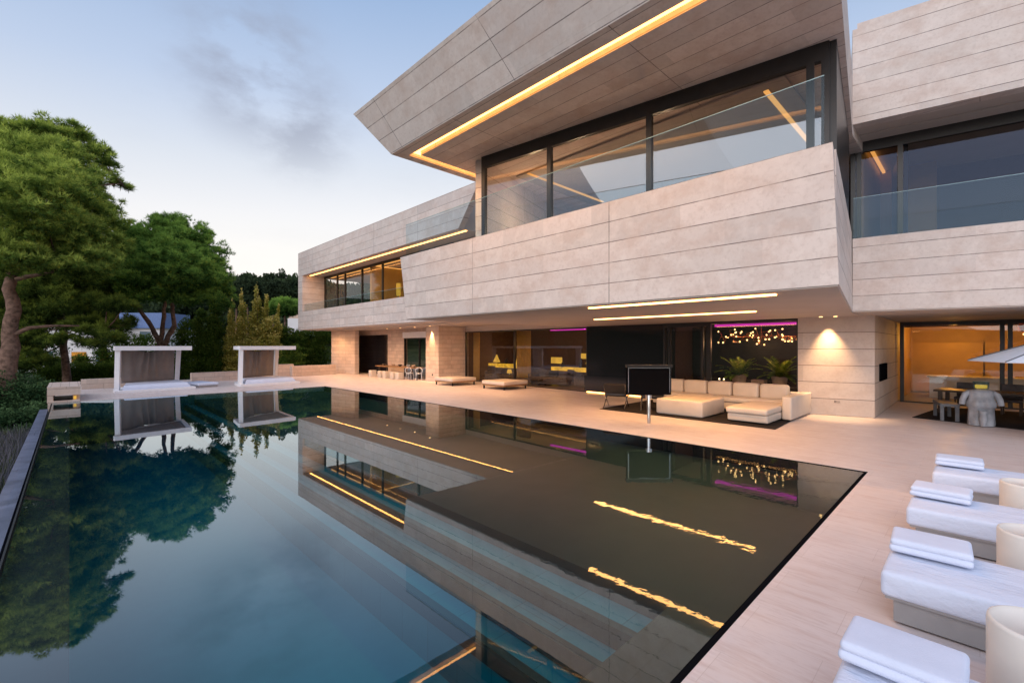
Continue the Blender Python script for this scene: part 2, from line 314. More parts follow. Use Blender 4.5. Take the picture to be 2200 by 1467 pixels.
# ------------------------------------------------------------------ mesh helpers
class MB:
    def __init__(s): s.v = []; s.f = []; s.sm = []
    def add(s, vs, fs, smooth=False):
        o = len(s.v); s.v += [tuple(v) for v in vs]
        for f in fs: s.f.append(tuple(i + o for i in f)); s.sm.append(smooth)
        return s
    def hexa(s, b, t):
        return s.add(list(b) + list(t), [(3, 2, 1, 0), (4, 5, 6, 7), (0, 1, 5, 4), (1, 2, 6, 5), (2, 3, 7, 6), (3, 0, 4, 7)])
    def box(s, x0, y0, z0, x1, y1, z1):
        return s.hexa([(x0, y0, z0), (x1, y0, z0), (x1, y1, z0), (x0, y1, z0)], [(x0, y0, z1), (x1, y0, z1), (x1, y1, z1), (x0, y1, z1)])
    def prism(s, poly, z0, z1, top=None):
        n = len(poly); top = top or poly
        return s.add([(x, y, z0) for x, y in poly] + [(x, y, z1) for x, y in top],
                     [tuple(range(n - 1, -1, -1)), tuple(range(n, 2 * n))] + [(i, (i + 1) % n, n + (i + 1) % n, n + i) for i in range(n)])
    def wall(s, a, b, th, z0, z1):
        """a wall whose seen face runs a->b, th thick towards its left side"""
        a = Vector(a); b = Vector(b); d = (b - a).normalized(); n = Vector((-d.y, d.x)) * th
        return s.prism([tuple(a), tuple(b), tuple(b + n), tuple(a + n)], z0, z1)
    def rbox(s, x0, y0, z0, x1, y1, z1, r=0.05, seg=3, puff=0.0, nx=6, ny=6):
        """soft-edged cushion: a box with rounded edges and a slightly domed top"""
        us = [0] + [r * (1 - math.cos(math.pi / 2 * k / seg)) for k in range(1, seg + 1)]
        def axis(a, b, n):
            L = b - a; rr = min(r, L / 2 - 1e-4)
            e = [rr * (1 - math.cos(math.pi / 2 * k / seg)) for k in range(seg + 1)]
            mid = [rr + (L - 2 * rr) * k / n for k in range(1, n)]
            return [a + x for x in e] + [a + x for x in mid] + [b - x for x in reversed(e)]
        xs = axis(x0, x1, nx); ys = axis(y0, y1, ny); zs = axis(z0, z1, 1)
        idx = {}; vs = []
        def V_(i, j, k):
            key = (i, j, k)
            if key in idx: return idx[key]
            x, y, z = xs[i], ys[j], zs[k]
            c = Vector((min(max(x, x0 + r), x1 - r), min(max(y, y0 + r), y1 - r), min(max(z, z0 + r), z1 - r) if z1 - z0 > 2 * r else (z0 + z1) / 2))
            p = Vector((x, y, z)); d = p - c
            rr = min(r, (z1 - z0) / 2)
            if d.length > 1e-6:
                e = Vector((d.x / r, d.y / r, d.z / rr))
                if e.length > 1: e.normalize(); p = c + Vector((e.x * r, e.y * r, e.z * rr))
            if puff and z > (z0 + z1) / 2:
                u = (p.x - x0) / (x1 - x0); w = (p.y - y0) / (y1 - y0)
                p.z += puff * (max(0, 16 * u * (1 - u) * w * (1 - w)) ** 0.5)
            idx[key] = len(vs); vs.append(p); return idx[key]
        I, J, K = len(xs) - 1, len(ys) - 1, len(zs) - 1; fs = []
        for i in range(I):
            for j in range(J):
                fs.append((V_(i, j, K), V_(i + 1, j, K), V_(i + 1, j + 1, K), V_(i, j + 1, K)))
                fs.append((V_(i, j + 1, 0), V_(i + 1, j + 1, 0), V_(i + 1, j, 0), V_(i, j, 0)))
        for i in range(I):
            for k in range(K):
                fs.append((V_(i, 0, k), V_(i + 1, 0, k), V_(i + 1, 0, k + 1), V_(i, 0, k + 1)))
                fs.append((V_(i + 1, J, k), V_(i, J, k), V_(i, J, k + 1), V_(i + 1, J, k + 1)))
        for j in range(J):
            for k in range(K):
                fs.append((V_(0, j + 1, k), V_(0, j, k), V_(0, j, k + 1), V_(0, j + 1, k + 1)))
                fs.append((V_(I, j, k), V_(I, j + 1, k), V_(I, j + 1, k + 1), V_(I, j, k + 1)))
        return s.add(vs, fs, True)
    def lathe(s, prof, c=(0, 0), n=24, cap=True):
        """prof: list of (radius, z)"""
        vs = []; fs = []; m = len(prof)
        for r, z in prof:
            for k in range(n): a = 2 * math.pi * k / n; vs.append((c[0] + r * math.cos(a), c[1] + r * math.sin(a), z))
        for i in range(m - 1):
            for k in range(n): k2 = (k + 1) % n; fs.append((i * n + k, i * n + k2, (i + 1) * n + k2, (i + 1) * n + k))
        s.add(vs, fs, True)
        if cap:
            for i, rev in ((0, True), (m - 1, False)):
                if prof[i][0] > 1e-4:
                    ring = [vs[i * n + k] for k in range(n)]
                    s.add(ring, [tuple(reversed(range(n))) if rev else tuple(range(n))])
        return s
    def tube(s, path, rad, n=8):
        path = [Vector(p) for p in path]; m = len(path)
        rads = rad if isinstance(rad, (list, tuple)) else [rad] * m
        vs = []; fs = []; up = Vector((0, 0, 1)); prev = None
        for i, p in enumerate(path):
            d = (path[min(i + 1, m - 1)] - path[max(i - 1, 0)]).normalized()
            if prev is None:
                a = d.cross(up); a = a if a.length > 0.1 else d.cross(Vector((1, 0, 0)))
            else: a = prev - d * prev.dot(d)
            a.normalize(); prev = a; b = d.cross(a)
            for k in range(n): t = 2 * math.pi * k / n; vs.append(p + (a * math.cos(t) + b * math.sin(t)) * rads[i])
        for i in range(m - 1):
            for k in range(n): k2 = (k + 1) % n; fs.append((i * n + k, i * n + k2, (i + 1) * n + k2, (i + 1) * n + k))
        s.add(vs, fs, True)
        s.add(vs[:n], [tuple(reversed(range(n)))]); s.add(vs[-n:], [tuple(range(n))])
        return s
    def ball(s, c, r, n=10, m=7, sq=(1, 1, 1)):
        vs = [(c[0], c[1], c[2] - r * sq[2])]; fs = []
        for i in range(1, m):
            ph = -math.pi / 2 + math.pi * i / m
            for k in range(n): a = 2 * math.pi * k / n; vs.append((c[0] + r * sq[0] * math.cos(ph) * math.cos(a), c[1] + r * sq[1] * math.cos(ph) * math.sin(a), c[2] + r * sq[2] * math.sin(ph)))
        vs.append((c[0], c[1], c[2] + r * sq[2])); L = len(vs) - 1
        for k in range(n): fs.append((0, 1 + (k + 1) % n, 1 + k)); fs.append((L, L - n + k, L - n + (k + 1) % n))
        for i in range(m - 2):
            for k in range(n): k2 = (k + 1) % n; a = 1 + i * n; fs.append((a + k, a + k2, a + n + k2, a + n + k))
        return s.add(vs, fs, True)
    def build(s, name, mat, parent=None, world=False, **props):
        me = bpy.data.meshes.new(name)
        off = Vector((0, 0, 0))
        if world and parent is not None:
            o = parent
            while o is not None: off += o.location; o = o.parent
        me.from_pydata([(v[0] - off.x, v[1] - off.y, v[2] - off.z) for v in s.v], [], s.f)
        me.polygons.foreach_set('use_smooth', s.sm); me.update()
        me.materials.append(M[mat] if isinstance(mat, str) else mat)
        ob = bpy.data.objects.new(name, me); COL.objects.link(ob)
        if parent is not None: ob.parent = parent
        for k, v in props.items(): ob[k] = v
        return ob
def T(name, label, cat, loc=(0, 0, 0), rz=0, group=None):
    o = bpy.data.objects.new(name, None); COL.objects.link(o); o.empty_display_size = 0.2
    o.location = loc; o.rotation_euler = (0, 0, rz); o['label'] = label; o['category'] = cat
    if group: o['group'] = group
    return o
def copy_tree(root, loc, label, rz=None, scale=None):
    r = root.copy(); COL.objects.link(r); r.location = loc; r['label'] = label
    if rz is not None: r.rotation_euler = (0, 0, rz)
    if scale: r.scale = scale
    def rec(src, dst):
        for ch in list(src.children):
            c = ch.copy(); COL.objects.link(c); c.parent = dst; rec(ch, c)
    rec(root, r); return r

# ------------------------------------------------------------------ foliage helpers
def np_mesh(name, mat, verts, nper, tone, parent=None, off=(0, 0, 0), **props):
    """verts (F*nper,3): separate small faces"""
    F = len(verts) // nper
    verts = verts - np.array(off)
    me = bpy.data.meshes.new(name)
    me.vertices.add(len(verts)); me.vertices.foreach_set('co', verts.astype(np.float32).ravel())
    me.loops.add(len(verts)); me.loops.foreach_set('vertex_index', np.arange(len(verts), dtype=np.int32))
    me.polygons.add(F); me.polygons.foreach_set('loop_start', np.arange(0, len(verts), nper, dtype=np.int32))
    me.polygons.foreach_set('loop_total', np.full(F, nper, dtype=np.int32))
    at = me.attributes.new('tone', 'FLOAT', 'FACE'); at.data.foreach_set('value', np.asarray(tone, dtype=np.float32))
    me.update(calc_edges=True); me.materials.append(M[mat])
    ob = bpy.data.objects.new(name, me); COL.objects.link(ob)
    if parent is not None: ob.parent = parent
    for k, v in props.items(): ob[k] = v
    return ob
def unit(a): return a / np.maximum(np.linalg.norm(a, axis=1, keepdims=True), 1e-9)
def tufts(blobs, dens, blen, bwid, nb=7, up=0.6, lift=0.35, sub=0.34):
    """needle tufts: blobs = [(centre, radii)], each broken into small sub-clumps; returns verts, tone"""
    P = []; D = []; TN = []
    for c, r in blobs:
        c = np.array(c); r = np.array(r)
        k = max(4, int(34 * (r.mean() / 1.0) ** 1.5))
        cc = unit(RNG.normal(size=(k, 3))) * (RNG.random((k, 1)) ** 0.45); cc[:, 2] = np.where(cc[:, 2] < -0.45, cc[:, 2] * .4, cc[:, 2])
        rr = sub * (0.7 + 0.7 * RNG.random(k)) * r.mean() ** 0.6
        for q, rad in zip(cc, rr):
            n = int(dens * rad * rad * 210) + 14
            dd = unit(RNG.normal(size=(n, 3)) + np.array([0, 0, lift])) 
            pp = c + q * r + dd * rad * (0.45 + 0.6 * RNG.random((n, 1))) * np.array([1.1, 1.1, 1.0])
            P.append(pp); D.append(unit(dd + np.array([0, 0, up])))
            TN.append(np.clip(0.35 + 0.35 * dd[:, 2] + 0.25 * RNG.random(n) + 0.12 * q[2], 0, 1))  # top-lit highlights painted in: needles facing up get a lighter tone
    P = np.concatenate(P); D = np.concatenate(D); TN = np.concatenate(TN)
    n = len(P); P = np.repeat(P, nb, 0); D = np.repeat(D, nb, 0); TN = np.repeat(TN, nb)
    d = unit(D + RNG.normal(size=D.shape) * 0.55)
    L = blen * (0.7 + 0.6 * RNG.random((len(P), 1)))
    s = unit(np.cross(d, RNG.normal(size=d.shape))) * bwid * 0.5
    tip = P + d * L
    V = np.stack([P - s, P + s, tip], 1).reshape(-1, 3)
    return V, TN
def leaves(blobs, dens, size, up=0.3, shell=0.5):
    P = []; Dn = []; TN = []
    for c, r in blobs:
        c = np.array(c); r = np.array(r); n = int(dens * (r[0] * r[1] + r[0] * r[2] + r[1] * r[2]) / 3 * 62) + 20
        dd = unit(RNG.normal(size=(n, 3))); rad = RNG.random((n, 1)) ** shell
        bump_ = 1 + 0.16 * np.sin(dd[:, :1] * 5 + c[0]) + 0.16 * np.sin(dd[:, 2:] * 7 + c[1] * 3)
        P.append(c + dd * rad * r * bump_); Dn.append(dd); TN.append(np.clip(0.3 + 0.3 * dd[:, 2] * rad[:, 0] + 0.4 * RNG.random(n), 0, 1))  # upper leaves coloured lighter too, as if lit from above
    P = np.concatenate(P); Dn = np.concatenate(Dn); TN = np.concatenate(TN)
    d = unit(Dn + RNG.normal(size=P.shape) * 0.8 + np.array([0, 0, up]))
    s = unit(np.cross(d, RNG.normal(size=d.shape))); L = size * (0.6 + 0.8 * RNG.random((len(P), 1)))
    V = np.stack([P - d * L * .5, P + s * L * .28, P + d * L * .5, P - s * L * .28], 1).reshape(-1, 3)
    return V, TN

# ------------------------------------------------------------------ ground
def ground():
    xs = np.concatenate([np.linspace(-900, -60, 22), np.linspace(-50, 90, 57), np.linspace(100, 900, 22)])
    ys = xs.copy(); X, Y = np.meshgrid(xs, ys, indexing='ij')
    def st(a, b, v): t = np.clip((v - a) / (b - a), 0, 1); return t * t * (3 - 2 * t)
    Z = np.full(X.shape, -3.2)
    Z += 1.75 * st(-2.5, -5.5, X)
    Z = np.maximum(Z, -3.2 + 2.2 * st(35, 40, Y) )
    D = np.hypot(X, Y)
    Z += 44 * st(95, 330, D) * st(-0.2, 0.6, Y / np.maximum(D, 1)) * (0.9 + .1 * np.sin(X * .013) )
    Z += 18 * st(300, 800, D)
    nx, ny = X.shape; vs = np.stack([X, Y, Z], -1).reshape(-1, 3).tolist()
    fs = [(i * ny + j, (i + 1) * ny + j, (i + 1) * ny + j + 1, i * ny + j + 1) for i in range(nx - 1) for j in range(ny - 1)]
    b = MB(); b.add(vs, fs, True); return b.build('ground', 'ground', kind='structure')
ground()

# ------------------------------------------------------------------ pool and terrace
PX0, PX1, PY0, PY1 = -0.47, 9.98, 1.42, 25.0
b = MB()
b.box(-12, -14, -0.7, 34, PY0 - 0.056, 0.0)                 # near side
b.box(PX1 + 0.056, PY0 - 0.056, -0.7, 34, 40, 0.0)           # towards the villa
b.box(-0.60, PY1 + 0.03, -0.7, PX1 + 0.056, 36.0, 0.0)      # far end
terr = b.build('terrace_paving', 'deck', kind='structure')
b = MB()
b.box(PX0 - 0.1, PY0 - .03, -2.3, PX1 + .03, PY1 + .03, -2.1)        # floor slab
b.box(0.0, 2.05, -2.09, 3.2, PY1, -1.75)
b.build('pool_floor', 'pool_deep', kind='structure')
b = MB()
b.box(PX0 - 0.02, PY0 - 0.03, -2.095, 0.0, PY1 + .03, -0.16)         # infinity ledge
b.box(0.0, PY0 - 0.03, -2.095, 4.1, 2.05, -0.26)                      # near shelf
b.box(4.1, PY0 - 0.03, -2.095, PX1 + .02, PY1 + .03, -0.26)           # big tanning shelf
b.build('pool_shelf', 'pool_shelf', kind='structure')
b = MB()
b.box(3.80, 2.05, -2.09, 4.10, PY1, -0.48); b.box(3.50, 2.05, -2.09, 3.80, PY1, -0.70)
b.box(3.20, 2.05, -2.09, 3.50, PY1, -0.92); b.box(0, PY1 - .02, -2.0, 4.1, PY1 + .03, -0.02)
b.build('pool_steps', 'pool_step', kind='structure')
b = MB()
for x, z in ((4.10, -.26), (3.80, -.48), (3.50, -.70), (3.20, -.92)):
    b.box(x - 0.004, 2.05, z - 0.215, x + 0.003, PY1 - .03, z + 0.004) if False else b.box(x - 0.09 if x < 4.1 else x - 0.02, 2.06, z - 0.2, x + 0.004, PY1 - .03, z + 0.005)
b.build('step_nosing', 'pool_shelf', kind='structure')
b = MB(); b.box(PX0, PY0, -2.2, PX1, PY1, -0.012)
b.build('pool_water', 'water', kind='structure')
b = MB()
b.box(PX0 - .04, PY0 - .03, -2.6, PX0 - .022, PY1 + .03, -0.016); b.box(-0.575, -2, -2.6, PX0 - .041, PY1 + .4, -.55)
b.build('overflow_channel', 'black_matt', kind='structure')
t = T('garden_wall', 'long blue grey slate coping wall outside the infinity edge', 'wall', (-0.7, 10, 0))
b = MB(); b.box(-0.80, -2, -3, -0.576, 24.6, -0.19); b.build('coping', 'bluestone', t, world=True)
# drain slot along the pool edges
b = MB()
b.box(PX0, PY0 - 0.055, -.4, PX1 + 0.055, PY0 - 0.001, -0.006); b.box(PX1 + .001, PY0 - .001, -.4, PX1 + .05, PY1, -0.006)
b.build('pool_edge_drain', 'gap', kind='structure')

# ------------------------------------------------------------------ villa
HX, HY = 17.0, 12.0
V = T('villa', 'angular modern villa of pale travertine slabs with glass balconies and warm light strips', 'house', (HX, HY, 0))
def part(mb, name, mat, parent=None, **k): return mb.build(name, mat, parent or V, world=True, **k)
def yr(x): return 1.5 + (x - 8.4) * 0.134
BX = 26.0
# --- middle balcony block
b = MB(); b.prism([(8.45, yr(8.45)), (15.5, yr(15.5)), (BX, yr(15.5)), (BX, 13.6), (8.45, 14.0)], 3.14, 4.5,
                  top=[(8.45, yr(8.45) + .05), (15.5, yr(15.5) + .02), (BX, yr(15.5) + .02), (BX, 13.6), (8.45, 14.22)])
part(b, 'floor_slab', 'stone')
b = MB()
b.prism([(8.45, yr(8.45) + .05), (8.75, yr(8.75) + .05), (8.75, 14.2), (8.45, 14.22)], 4.5, 5.35,
        top=[(8.45, yr(8.45) + .08), (8.75, yr(8.75) + .08), (8.75, 14.38), (8.45, 14.4)])
b.prism([(8.75, yr(8.75) + .05), (15.5, yr(15.5) + .02), (15.5, yr(15.5) + .30), (8.75, yr(8.75) + .33)], 4.5, 5.33)
b.box(8.75, 14.0, 4.5, 12.8, 14.2, 5.33)
part(b, 'parapet', 'stone')
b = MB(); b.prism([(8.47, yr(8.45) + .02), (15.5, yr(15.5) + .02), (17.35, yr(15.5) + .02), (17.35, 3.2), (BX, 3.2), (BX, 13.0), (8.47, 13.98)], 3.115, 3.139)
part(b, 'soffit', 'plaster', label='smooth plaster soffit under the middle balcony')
for (x, y0, y1) in ((8.9, 2.5, 6.5), (12.9, 4.1, 9.2)):
    b = MB(); b.box(x - .05, y0, 3.085, x + .05, y1, 3.114); part(b, 'light_strip', 'led_soft')
def rail(x, y0, y1, z0, z1, n, mat='rail_glass', x2=None):
    x2 = x if x2 is None else x2
    for k in range(n):
        a = y0 + (y1 - y0) * k / n; c = y0 + (y1 - y0) * (k + 1) / n - .02
        xa = x + (x2 - x) * k / n; xb = x + (x2 - x) * (k + 1) / n
        b = MB(); b.add([(xa, a, z0), (xb, c, z0), (xb, c, z1), (xa, a, z1)], [(0, 1, 2, 3)])
        p = part(b, 'balustrade', mat)
        b = MB(); b.box(min(xa, xb) - .006, a, z1, max(xa, xb) + .006, c, z1 + .012); part(b, 'edge', 'chrome' if False else 'rail_edge', p)
M['rail_edge'] = plain('glass_edge', (0.22, 0.36, 0.38), 0.2, spec=0.8, var=0.05)
rail(8.62, 14.3, 1.75, 5.35, 6.50, 4)

# --- upper visor
def front(z): return 7.0 - (z - 8.0) * 0.425
def left(z): return 12.45 + (z - 8.0) * 0.86
zt = 9.46
b = MB()
b.add([(front(8.14), yr(6.95), 8.14), (15.5, yr(15.5), 8.14), (BX, yr(15.5), 8.14), (BX, left(8.14), 8.14), (front(8.14), left(8.14), 8.14),
       (front(zt), yr(6.4), zt), (15.5, yr(15.5), zt), (BX, yr(15.5), zt), (BX, left(zt), zt), (front(zt), left(zt), zt)],
      [(4, 3, 2, 1, 0), (5, 6, 7, 8, 9), (0, 1, 6, 5), (1, 2, 7, 6), (2, 3, 8, 7), (3, 4, 9, 8), (4, 0, 5, 9)])
def under(poly_b, poly_t=None): b.prism(poly_b, 8.0, 8.138, top=poly_t)
gx0, gx1, gy0, gy1 = 7.42, 7.68, 11.88, 12.14
b.prism([(7.0, yr(7.0)), (gx0, yr(gx0)), (gx0, gy1), (gx0, left(8.0)), (7.0, left(8.0))], 8.0, 8.138,
        top=[(front(8.138), yr(7.0)), (gx0, yr(gx0)), (gx0, gy1), (gx0, left(8.138)), (front(8.138), left(8.138))])
b.prism([(gx0, gy1), (BX, gy1), (BX, left(8.0)), (gx0, left(8.0))], 8.0, 8.138, top=[(gx0, gy1), (BX, gy1), (BX, left(8.138)), (gx0, left(8.138))])
b.prism([(gx1, yr(gx1)), (15.5, yr(15.5)), (BX, yr(15.5)), (BX, gy0), (gx1, gy0)], 8.0, 8.138)
b.box(10.5, gy0, 8.0, BX, gy1, 8.138)
b.box(gx0, yr(gx0), 8.0, gx1, yr(gx0) + .3, 8.138)
part(b, 'roof', 'stone', label='overhanging wedge shaped upper roof with slanted front')
b = MB(); b.box(gx0 + .05, yr(gx0) + .3, 8.10, gx1 - .05, gy1 - .05, 8.137); b.box(gx1 - .05, gy0 + .05, 8.10, 10.5, gy1 - .05, 8.137)
part(b, 'light_strip', 'led')
# upper floor glass front, from (10.4, 2.0) to (9.15, 10.7)
GA = Vector((10.4, 2.0)); GB = Vector((9.15, 10.7))
def gpt(f): q = GA.lerp(GB, f); return (q.x, q.y)
def glazing(A, Bp, z0, z1, cuts, gmat='glass', head=0.22, w=0.10, sill=0.08, lab=None):
    """one window: dark frame with a pane between each pair of cuts"""
    A = Vector(A); Bp = Vector(Bp); L = (Bp - A).length; d = (Bp - A) / L; n = Vector((-d.y, d.x))
    b = MB()
    def bar(s0, s1, a, c):
        p0 = A + d * s0 - n * .05; p1 = A + d * s1 - n * .05; b.wall(p0, p1, .12, a, c)
    bar(0, L, z1 - head, z1); bar(0, L, z0, z0 + sill)
    for f in cuts:
        s = min(max(f * L, w / 2), L - w / 2); bar(s - w / 2, s + w / 2, z0 + sill, z1 - head)
    fr = part(b, 'window', 'frame', **({'label': lab} if lab else {}))
    for f0, f1 in zip(cuts[:-1], cuts[1:]):
        p0 = A + d * (f0 * L + w / 2); p1 = A + d * (f1 * L - w / 2)
        q = MB(); q.add([(p0.x, p0.y, z0 + sill), (p1.x, p1.y, z0 + sill), (p1.x, p1.y, z1 - head), (p0.x, p0.y, z1 - head)], [(0, 1, 2, 3)])
        part(q, 'pane', gmat, fr)
    return fr
glazing(GA, GB, 4.55, 7.995, [0, 0.035, 0.40, 0.72, 1.0], head=0.34, w=0.13)
# dark glazed end wall of the upper floor
b = MB(); b.wall((GA.x, yr(GA.x) + .12), (15.5, yr(15.5) + .08), .12, 4.52, 7.995); part(b, 'side_wall', 'frame')
# upper room
b = MB(); b.box(15.6, 2.7, 4.5, 15.8, 12.1, 7.99); part(b, 'room_wall', 'room_pale')
b = MB(); b.wall(GB + Vector((0.06, 0.1)), (14.3, 12.3), .25, 4.5, 7.99); part(b, 'wall', 'stone')
b = MB(); b.box(10.9, 2.9, 7.93, 15.4, 11.0, 7.985); part(b, 'ceiling', 'room_pale')
b = MB(); b.box(10.9, 10.4, 7.90, 15.2, 10.5, 7.925); part(b, 'light_strip', 'led_in')
b = MB(); b.box(11.2, 3.3, 7.90, 15.2, 3.4, 7.925); part(b, 'light_strip', 'led_in')

# --- left wing
b = MB()
b.hexa([(12.8, 16.7, 7.58), (13.1, 16.7, 7.58), (13.1, 36.2, 7.58), (12.8, 36.2, 7.58)], [(12.8, 15.2, 9.4), (13.1, 15.2, 9.4), (13.1, 36.2, 9.4), (12.8, 36.2, 9.4)])
b.box(12.8, 36.2, 3.45, 14.5, 37.1, 9.4)
b.box(12.8, 13.0, 3.45, 13.05, 36.2, 4.82)
part(b, 'facade', 'stone', label='stone fascia and parapet framing the far wing balcony')
b = MB(); b.box(13.1, 16.7, 7.62, BX, 37.08, 9.35); b.box(14.4, 12.5, 7.62, BX, 16.7, 9.35); part(b, 'roof', 'plaster')
b = MB(); b.box(13.05, 13.0, 3.46, BX, 37.08, 4.2); part(b, 'floor_slab', 'stone')
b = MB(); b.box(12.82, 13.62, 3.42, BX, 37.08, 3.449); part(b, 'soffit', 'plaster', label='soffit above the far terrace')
b = MB(); b.box(13.30, 16.8, 7.585, 13.40, 36.1, 7.61); part(b, 'light_strip', 'led')
b = MB(); b.box(14.10, 14.0, 3.385, 14.20, 36.8, 3.419); part(b, 'light_strip', 'led')
b = MB(); b.box(14.03, 14.0, 3.365, 14.05, 36.8, 3.419); part(b, 'trim', 'plaster')
glazing((14.45, 19.2), (14.45, 36.0), 4.2, 7.61, [0, .2, .45, .62, .78, .86, 1.0], gmat='glass_low', head=.14)
b = MB(); b.box(14.4, 12.5, 4.2, 14.6, 19.15, 7.61); part(b, 'wall', 'stone')
rail(12.9, 36.1, 14.4, 4.82, 5.35, 6)
b = MB(); b.box(19.5, 14.0, 4.2, 19.7, 37.0, 7.6); b.box(14.6, 28.6, 4.2, 19.5, 28.8, 7.6); part(b, 'room_wall', 'cabinet')
b = MB(); b.box(14.9, 19.3, 7.575, 15.0, 36, 7.605); part(b, 'light_strip', 'led_in')
b = MB(); b.box(15.0, 28.4, 7.575, 19.3, 28.5, 7.605); part(b, 'light_strip', 'led_in')

# --- right wing
RA = Vector((15.5, yr(15.5))); RB = Vector((18.6, -13.8))
def rw(mb, off, th, z0, z1, ext=0.0):
    d = (RA - RB).normalized(); n = Vector((d.y, -d.x))
    a = RB + n * off; c = RA + n * off
    return mb.prism([tuple(a), tuple(a + n * th), tuple(c + n * th), tuple(c)], z0, z1)
b = MB(); rw(b, 0, .3, 3.16, 5.15); rw(b, .3, 9, 3.16, 4.2); part(b, 'parapet', 'stone', label='stone parapet of the right wing balcony')
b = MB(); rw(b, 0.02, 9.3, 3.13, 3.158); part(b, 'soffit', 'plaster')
b = MB(); rw(b, 0, .35, 8.3, 10.9); rw(b, .35, 9, 8.42, 10.7); part(b, 'roof', 'stone', label='tall stone fascia of the right wing roof')
b = MB(); rw(b, .35, .5, 8.3, 8.42); rw(b, .95, 8.5, 8.3, 8.42); part(b, 'soffit', 'plaster')
b = MB(); d = (RB - RA).normalized(); q = RA + d * 0.1; w_ = RA + d * 2.55
b.prism([tuple(q + Vector((.02, 0))), tuple(w_ + Vector((.02, 0))), tuple(w_ + Vector((.4, .0))), tuple(q + Vector((.4, 0)))], 10.9, 11.05); part(b, 'trim', 'stone')
d = (RA - RB).normalized(); n = Vector((d.y, -d.x))
gl0 = RA + n * 1.55; gl1 = RB + n * 1.55; LL = (gl1 - gl0).length
glazing(tuple(gl0), tuple(gl1), 4.2, 8.3, [0, 0.012, 1.15 / LL, 2.0 / LL if False else 5.2 / LL, 10 / LL, 1.0], gmat='glass_dark', head=.3, w=.12)
b = MB(); a_ = RA + n * .1; c_ = RB + n * .1
LR = (c_ - a_).length
for k in range(3):
    p0 = a_.lerp(c_, k / 3 + .001); p1 = a_.lerp(c_, (k + 1) / 3 - .002)
    q = MB(); q.add([(p0.x, p0.y, 5.15), (p1.x, p1.y, 5.15), (p1.x, p1.y, 6.28), (p0.x, p0.y, 6.28)], [(0, 1, 2, 3)]); rp = part(q, 'balustrade', 'rail_glass')
    q = MB(); q.wall(p0, p1, .012, 6.28, 6.29); part(q, 'edge', 'rail_edge', rp)
b = MB(); b.box(20.5, 1.0, 4.2, 20.7, 2.6, 8.3); b.box(17.2, 2.45, 4.2, 20.5, 2.6, 8.3); part(b, 'room_wall', 'cabinet')
b = MB(); dd_ = (RB - RA).normalized(); nn_ = Vector((-dd_.y, dd_.x)); q_ = RA + dd_ * 1.34
b.wall(q_ + nn_ * 1.7, q_ + nn_ * 5.4, .1, 4.21, 8.29); part(b, 'room_wall', 'black_matt')  # added black partition, keeps the room behind the second pane dark
b = MB(); rw(b, 5.5, .2, 4.2, 8.3); part(b, 'room_wall', 'room_wall')
b = MB(); b.box(17.5, 2.30, 8.22, 20.4, 2.38, 8.28); part(b, 'light_strip', 'led_in')

# --- ground floor
LA = Vector((17.45, 4.2)); LB = Vector((18.3, 25.4))      # line of the living room glass
def lx(y): return 17.4 + 0.042 * (y - 4.2)
b = MB()  # pier at right with return wall
b.prism([(17.6, 2.24), (24.0, 2.30), (24.0, 2.6), (18.2, 2.62), (17.75, 4.15), (17.07, 4.15)], 0, 3.135)
pier = part(b, 'wall', 'stone_low', label='broad stone pier washed by a downlight beside the sofa')
b = MB(); b.box(18.55, 2.205, 1.07, 20.05, 2.30, 1.62); part(b, 'niche', 'gap')
sockd = Vector((17.07 - 17.6, 4.15 - 2.24)).normalized()
for k in (0.0, 0.085):
    b = MB(); p0 = Vector((17.6, 2.24)) + sockd * (0.86 + k); b.wall(p0 + sockd * .07, p0, .012, .40, .47); part(b, 'socket', 'black_matt')
b = MB(); b.wall((16.05, 24.3), (16.05, 23.0), 2.25, 0, 3.42); b = MB(); b.box(16.1, 22.95, 0, 18.4, 24.35, 3.42); part(b, 'column', 'stone_fine')
b = MB(); b.box(16.085, 23.55, .36, 16.1, 23.66, .47); part(b, 'socket', 'black_matt')
b = MB(); b.wall((lx(13.6) - .02, 13.65), (lx(22.9) - .02, 22.93), -.35, 3.08, 3.42); part(b, 'lintel', 'plaster')
# living room glass, right bay, left bay
glazing((lx(13.0), 13.05), (lx(22.9), 22.9), 0.0, 3.09, [0, .53, 1.0], gmat='glass_low', head=.06, sill=.04, w=.07)
glazing((lx(4.2), 4.18), (lx(7.2), 7.2), 0.0, 3.11, [0, 1.0], gmat='glass_low', head=.07, sill=.04, w=.07)
glazing((lx(7.2), 7.2), (lx(9.1), 9.1), 0.0, 3.11, [0, .14, .86, 1.0], gmat='glass_low', head=.16, sill=.04, w=.09)
b = MB(); b.box(lx(11) - .1, 9.1, .08, 18.6, 13.0, 3.11); b.box(lx(11) - .32, 9.15, .12, lx(11) - .1, 12.98, .82); part(b, 'wall', 'black', label='glossy black wall between the living room windows')
b = MB(); b.box(lx(11) - .25, 9.3, .03, lx(11) - .15, 12.9, .06); part(b, 'light_strip', 'led_soft')
